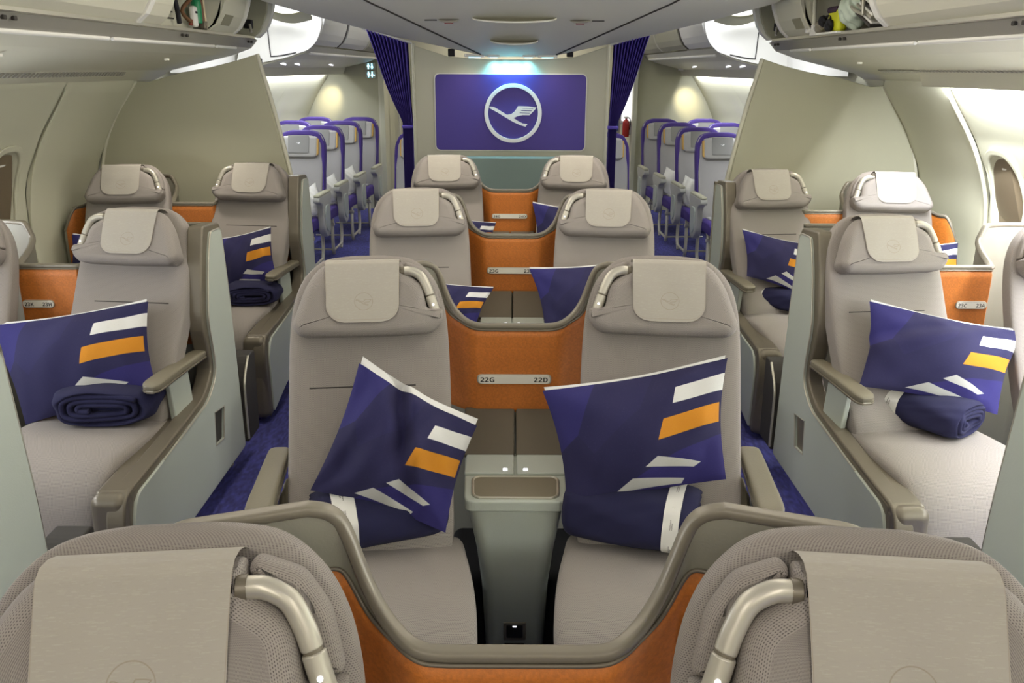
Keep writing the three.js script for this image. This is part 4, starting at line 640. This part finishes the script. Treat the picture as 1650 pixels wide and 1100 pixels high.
// ---------------------------------------------------------------- open bins: what lies inside
{ // left: emergency kit board
  const X = -1.56, t = thing('equipment_board', 'striped backing board with clips inside the open left bin', 'equipment', [X - .1, 1.92, -4.43]);
  const g = rbox(.02, .34, .62, .004); g.translate(0, .17, 0); obj('board', at(g, 0, 0, 0, 0, 0, .12), M.bin, t);
  for (let i = 0; i < 10; i++) obj('board_slot', at(rbox(.006, .006, .3, .002), .016 - .0036 * i, .04 + i * .03, .12, 0, 0, .12), M.slot, t);
  const add = (n, l, c, parts) => { const q = thing(n, l, c); parts.forEach(([pn, gg, m]) => obj(pn, gg, m, q)); };
  const bx = X - .055;
  add('hand_torch', 'black hand torch clipped in the open left bin', 'torch', [['torch_body', tube([[bx, 1.94, -4.45], [bx, 2.0, -4.44], [bx - .005, 2.05, -4.43]], .012, 8, 10), M.dark], ['torch_head', at(new THREE.CylinderGeometry(.024, .016, .04, 16), bx - .005, 2.065, -4.43), M.dark]]);
  add('fixing_strap', 'brown webbing strap hanging in the open left bin', 'strap', [['strap_web', tube([[bx, 2.2, -4.61], [bx + .01, 2.08, -4.63], [bx, 2.0, -4.5], [bx, 1.95, -4.61]], .01, 20, 6), std(0x6a4a2c, .8)], ['strap_buckle', at(rbox(.014, .03, .03, .005), bx, 1.95, -4.61), std(0x7a2f1c, .6)]]);
  add('smoke_hood', 'round black smoke hood case in the open left bin', 'case', [['case_body', at(new THREE.SphereGeometry(.04, 20, 14), bx - .01, 2.09, -4.53), M.dark], ['case_label', at(rbox(.01, .03, .02, .003), bx + .026, 2.09, -4.53), M.white]]);
  add('green_bottle', 'small green oxygen bottle in the open left bin', 'bottle', [['bottle_body', loft(dense([[0, .018], [.01, .024], [.1, .024], [.125, .012], [.14, .01]], 16).map(([y, r]) => sring([bx, 1.95 + y, -4.71], [1, 0, 0], [0, 0, 1], r, r, 2, 18)), true), std(0x1f8a58, .4)], ['bottle_valve', at(rbox(.02, .02, .03, .005), bx, 2.1, -4.71), M.trim]]);
  add('mask_bag', 'clear folded mask bag beside the green bottle', 'bag', [['bag_body', at(rbox(.03, .1, .05, .012), bx, 1.98, -4.66), M.white], ['bag_tie', at(rbox(.034, .012, .03, .004), bx, 2.0, -4.66), M.dark]]);
  for (let i = 0; i < 3; i++) add('oxygen_pole', ['brown upright pole in the open left bin, nearest of three', 'cream upright pole in the open left bin, middle of three', 'tan upright pole in the open left bin, farthest of three'][i], 'pole', [['pole_shaft', tube([[bx, 1.94, -4.79 - i * .035], [bx - .005, 2.08, -4.79 - i * .035], [bx - .01, 2.24, -4.79 - i * .035]], .012, 8, 8), [std(0x6b4a33, .6), std(0xcfc09a, .5), std(0x8a6a45, .6)][i]], ['pole_foot', at(rbox(.03, .04, .028, .006), bx, 1.945, -4.79 - i * .035), M.bronze]]);
}
{ // right: bags and gear
  const X = 1.555; const add = (n, l, c, parts) => { const q = thing(n, l, c); parts.forEach(([pn, gg, m]) => obj(pn, gg, m, q)); };
  const blob = (x, y, z, a, b, c, ph) => { const g = new THREE.SphereGeometry(1, 36, 24); const p = g.attributes.position; for (let i = 0; i < p.count; i++) { const X0 = p.getX(i), Y0 = p.getY(i), Z0 = p.getZ(i); const k = 1 + .12 * Math.sin(X0 * 5 + ph) * Math.sin(Y0 * 6 + ph) + .08 * Math.sin(Z0 * 11 + Y0 * 7 + ph); p.setXYZ(i, x + X0 * a * k, y + Y0 * b * k, z + Z0 * c * k); } g.computeVertexNormals(); return g; };
  add('plastic_bag', 'pale clear plastic bag hanging in the open right bin', 'bag', [['bag_body', blob(X + .06, 2.02, -4.40, .07, .09, .10, 1), std(0xb9c6b4, .3)], ['bag_knot', blob(X + .03, 2.11, -4.43, .02, .025, .03, 2), std(0xb9c6b4, .3)]]);
  add('travel_bag', 'dark olive bag filling the back of the open right bin', 'bag', [['bag_body', blob(X + .12, 2.14, -4.5, .09, .12, .22, 3), std(0x45432f, .8)], ['bag_strap', tube([[X + .05, 2.2, -4.4], [X + .02, 2.13, -4.5], [X + .04, 2.2, -4.62]], .01, 16, 6), M.dark]]);
  add('yellow_pouch', 'bright yellow pouch in the open right bin', 'pouch', [['pouch_body', at(rbox(.05, .11, .16, .02), X + .05, 1.975, -4.6), std(0xc9cc20, .6)], ['pouch_flap', at(rbox(.055, .03, .12, .012), X + .045, 2.025, -4.62), std(0x3a2438, .7)]]);
  add('headset', 'black headset lying before the yellow pouch', 'headset', [['ear_cup', blob(X + .01, 1.95, -4.6, .02, .03, .035, .5), M.dark], ['ear_cup', blob(X + .01, 1.975, -4.7, .02, .026, .03, .8), M.dark], ['head_band', tube([[X + .01, 1.97, -4.6], [X + .03, 2.0, -4.65], [X + .01, 1.99, -4.7]], .006, 12, 6), M.dark]]);
  add('grey_pouch', 'grey round pouch at the left end of the open right bin', 'pouch', [['pouch_body', blob(X + .02, 1.95, -4.74, .03, .035, .05, 1.5), M.rim], ['pouch_cap', at(rbox(.02, .02, .03, .006), X + .01, 1.975, -4.73), M.dark]]);
  add('paper_pad', 'white paper pad on the lip of the open right bin', 'paper', [['sheet_stack', at(rbox(.05, .03, .09, .004), X + .02, 1.925, -4.80), M.white], ['pad_edge', at(rbox(.05, .01, .3, .003), X + .02, 1.915, -4.6), M.white]]);
  for (let i = 0; i < 3; i++) add('document_folder', ['upper slanted folder in the open right bin', 'middle slanted folder in the open right bin', 'lower slanted folder in the open right bin'][i], 'folder', [['folder_cover', at(rbox(.1, .012, .2, .003), X + .07, 1.96 + i * .035, -4.2, .35), i % 2 ? M.trim : M.slot], ['folder_sheets', at(rbox(.09, .012, .18, .003), X + .075, 1.97 + i * .035, -4.2, .35), M.white]]);
  add('metal_bracket', 'upright metal bracket in the open right bin', 'bracket', [['bracket_bar', tube([[X + .01, 1.98, -4.17], [X, 2.1, -4.17], [X - .01, 2.24, -4.17]], .008, 8, 6), M.trim], ['bracket_arm', tube([[X + .01, 1.98, -4.17], [X + .01, 2.0, -4.26]].concat([[X + .01, 2.02, -4.32]]), .008, 8, 6), M.trim]]);
  for (let i = 0; i < 3; i++) add('oxygen_pole', ['cream upright pole in the open right bin, nearest of three', 'cream upright pole in the open right bin, middle of three', 'cream upright pole in the open right bin, farthest of three'][i], 'pole', [['pole_shaft', tube([[X + .01, 1.93, -4.82 - i * .045], [X, 2.08, -4.82 - i * .045], [X - .01, 2.24, -4.82 - i * .045]], .011, 8, 8), M.bin], ['pole_foot', at(rbox(.03, .04, .03, .006), X + .01, 1.945, -4.82 - i * .045), M.white]]);
}
// ================================================================ LAMPS OF THE CABIN, MOSTLY UNSEEN
function areaLamp(name, label, w, l, pos, look, inten, col, mat, glow = true) {
  const t = thing(name, label, 'lamp', pos); const L = new THREE.RectAreaLight(col, inten, w, l); 
  const o = new THREE.Object3D(); o.position.set(...pos); const m = new THREE.Matrix4().lookAt(new THREE.Vector3(...look), new THREE.Vector3(...pos), new THREE.Vector3(0, 0, 1)); const q = new THREE.Quaternion().setFromRotationMatrix(m);
  // the fixture: a shallow housing and its glowing lens
  const body = rbox(w * 1.08 + .004, l + .02, .012, .004); body.applyQuaternion(q); obj('lamp_housing', body, M.white, t);
  const lens = rbox(w, l, .008, .002); lens.translate(0, 0, .006); lens.applyQuaternion(q); obj('lamp_lens', lens, mat, t);
  const dir = new THREE.Vector3(...look).sub(new THREE.Vector3(...pos)).normalize(); L.position.set(...dir.clone().multiplyScalar(.03).toArray()); t.add(L); L.lookAt(new THREE.Vector3(...look)); L.rotation.set(0, 0, 0); const m2 = new THREE.Matrix4().lookAt(new THREE.Vector3(...pos), new THREE.Vector3(...look), new THREE.Vector3(0, 0, 1)); L.quaternion.setFromRotationMatrix(m2);
  return t;
}
M.glowD = std(0xffffff, .5, 0, { emissive: 0xeaf2ff, emissiveIntensity: 1.6 });
const WARM = 0xfff5e8, COOL = 0xf2f6ff;
for (const s of [-1, 1]) { const sd = s < 0 ? 'left' : 'right';
  areaLamp('unseen_ceiling_light', `unseen ceiling light strip above the ${sd} aisle over the front rows`, .3, 1.4, [s * .82 + .03, 2.40, -2.45], [s * .7, 0, -2.45], UNSEEN_CEIL * .6, WARM, M.led);  // out of view; placed to light the front rows from above
  areaLamp('unseen_ceiling_light', `unseen ceiling light strip above the ${sd} aisle over the rear rows`, .3, 1.2, [s * .78 + .03, 2.265, -4.0], [s * .7, 0, -3.6], UNSEEN_CEIL * 1.5, WARM, M.led);  // out of view; placed to light the rear rows and partitions
  areaLamp('unseen_ceiling_light', `unseen ceiling light strip above the ${sd} aisle behind the camera`, .3, 2.4, [s * .82 + .03, 2.40, 1.5], [s * .7, 0, 1.5], UNSEEN_FRONT, WARM, M.led);  // out of view; placed to light the faces turned towards the camera
  areaLamp('unseen_cove_light', `unseen cove light on top of the ${sd} bin run`, .06, 4.4, [s * 1.435, 2.14, -2.6], [s * .6, 2.5, -2.6], UNSEEN_COVE, WARM, M.led);  // out of view; placed to brighten the ceiling
  [[3.3, s > 0 ? .6 : .35], [4.9, s > 0 ? .9 : 1.6]].forEach(([d, k], i) => { const t = thing('unseen_reading_spot', `unseen small round reading lamp under the ${sd} bin over the ${i ? 'rear' : 'front'} window seats`, 'lamp', [s * 1.86 - .005, 1.776, -d]); obj('spot_lens', new THREE.CylinderGeometry(.013, .013, .01, 16), M.ledDim, t); const sp = new THREE.SpotLight(WARM, UNSEEN_READ * k * (s > 0 ? 1.25 : 1), 4, 65 * DEG, 1, 2); sp.position.set(0, -.02, 0); sp.target.position.set(0, -1, .05); sp.castShadow = true; sp.shadow.radius = 4; t.add(sp, sp.target); });  // unseen lamps, placed to brighten the seat covers and partitions
  { const sp = new THREE.SpotLight(WARM, ROW24, 3, 40 * DEG, 1, 2); sp.position.set(s * .38, 1.95, -5.36); sp.target.position.set(s * .44, 1.2, -5.5); sp.castShadow = true; sp.shadow.radius = 3; scene.add(sp, sp.target); }  // unseen spot by the sign lamp, placed to brighten the last row
  { const sp = new THREE.SpotLight(WARM, END, 3, 70 * DEG, 1, 2); sp.position.set(s * .25 - .02, 1.79, -6.2); sp.target.position.set(s * .5, 1.0, -6.3); sp.castShadow = true; sp.shadow.radius = 4; scene.add(sp, sp.target); }
}
areaLamp('unseen_sidewall_light', 'unseen light strip below the bin, placed to light the right window wall', .035, 6.3, [2.105, 1.752, -1.4], [2.38, 1.3, -1.4], UNSEEN_WALL_R, COOL, M.led);  // out of view in the bin trough; placed to whiten the wall
// unseen open windows beside the front rows, placed to light walls and soffits
let wn = 3; for (const s of [-1, 1]) for (let d = .8; d < 3.4; d += .62) { const y = 1.14, x = XC + s * (wallHalf(y) - .012); const w = new THREE.Group(); w.name = 'window_' + wn++; w.userData.kind = 'structure'; scene.add(w); w.position.set(x, y, -d); w.rotation.set(0, -s * Math.PI / 2, 0);
  const o2 = sring([0, 0, 0], [1, 0, 0], [0, 1, 0], .17, .25, 2.8, 40).map(p => [p[0], p[1]]), o1 = o2.map(p => [p[0] * .84, p[1] * .88]); obj('window_frame', extr(o2, .03, .008, 3, [o1]), M.wall, w); obj('unseen_window_pane', extr(o1, .004, 0), M.glowD, w);
  const L = new THREE.RectAreaLight(0xf3f6ff, UNSEEN_WINDOW, .26, .4); L.position.set(0, 0, .05); L.rotation.y = Math.PI; w.add(L); }
areaLamp('unseen_passage_light', 'unseen ceiling light over the rear passage behind the screen wall', .9, .4, [0, 2.38, -11.3], [0, 1.0, -11.75], 14, WARM, M.led);  // out of view; placed to brighten the dark passage wall
areaLamp('unseen_passage_light', 'unseen ceiling light over the middle seats behind the screen wall', .9, .6, [0, 2.38, -8.2], [0, 0, -8.2], 3, COOL, M.led);  // out of view; placed to light the seats below it
for (const s of [-1, 1]) {
  areaLamp('unseen_door_zone_light', s < 0 ? 'unseen bright ceiling light over the left passage behind the partition' : 'unseen bright ceiling light over the right passage behind the partition', .5, .9, [s * 1.55 - .02, 2.36, -6.55], [s * 1.7, 1.2, -6.75], UNSEEN_DOOR_ZONE, COOL, M.led);  // out of view; placed to whiten the rear bins and side walls
  areaLamp('unseen_rear_sidewall_light', s < 0 ? 'unseen rear sidewall light strip at left' : 'unseen rear sidewall light strip at right', .035, 3.6, [s * 2.125 - .03, 1.752, -9.1], [s * 2.40, 1.3, -9.1], UNSEEN_REAR_SIDE, COOL, M.led);  // out of view; placed to whiten the rear side wall
  areaLamp('unseen_rear_ceiling_light', s < 0 ? 'unseen rear cabin ceiling light over the left aisle' : 'unseen rear cabin ceiling light over the right aisle', .2, 3.2, [s * 1.1, 2.38, -9.3], [s * 1.3, 0, -9.3], UNSEEN_REAR, COOL, M.led);  // out of view; placed to light the rear seats
  const sp = new THREE.SpotLight(0xfff0c8, SPOT, 4, 19 * DEG, 1, 2); sp.position.set(s * 1.98 + (s > 0 ? -.0 : -.12), 1.70, -10.8); sp.target.position.set(s * 2.12 + (s > 0 ? .03 : -.13), 1.38, -11.2); sp.castShadow = true; scene.add(sp, sp.target); 
  const hs = thing('wall_spot', s < 0 ? 'small spot lamp lighting the far left wall' : 'small spot lamp lighting the far right wall', 'lamp', [sp.position.x, 1.735, -10.75]); obj('spot_housing', new THREE.CylinderGeometry(.03, .03, .02, 18), M.white, hs);
}
for (const x of [-.13, -.055, .015, .09]) { const sp = new THREE.SpotLight(0x7fe2ff, .15, 3, 62 * DEG, .7, 2); sp.position.set(x, 1.795, -6.285); sp.target.position.set(x, 1.6, -6.36); sp.castShadow = true; scene.add(sp, sp.target); }
scene.traverse(o => { if (o.isLight && o.shadow) o.castShadow = !o.isRectAreaLight; });
const GROUPS = { business_seat: 'grey cloth seats of the front cabin', row_shell: 'orange and grey seat dividers', side_panel: 'aisle side panels of the window seats', centre_console: 'grey consoles between the middle seats', pillow: PG, rolled_blanket: 'navy rolled blankets', economy_seat: EG, wrapped_pillow: 'white wrapped pillows of the rear cabin', oxygen_pole: 'upright poles in the open bins', document_folder: 'slanted folders in the right bin', curtain: 'curtains beside the emblem panel', overhead_bin: 'front overhead bin runs', rear_bin: 'rear overhead bins', floor_strip: 'purple floor strips', lavatory_sign: 'lavatory signs', ceiling_dome: 'ceiling domes', row_sign: 'oval ceiling lamps', ceiling_end_lamp: 'small lamps above the emblem panel', unseen_reading_spot: 'unseen reading lamps under the bins', wall_spot: 'wall spot lamps', dark_gap_block: 'dark gap blocks above the emblem panel' };
for (const o of scene.children) { const g = GROUPS[(o.name || '').replace(/_\d{3}$/, '')]; if (g && o.userData.label) o.userData.group = g; }

renderer.render(scene, camera);
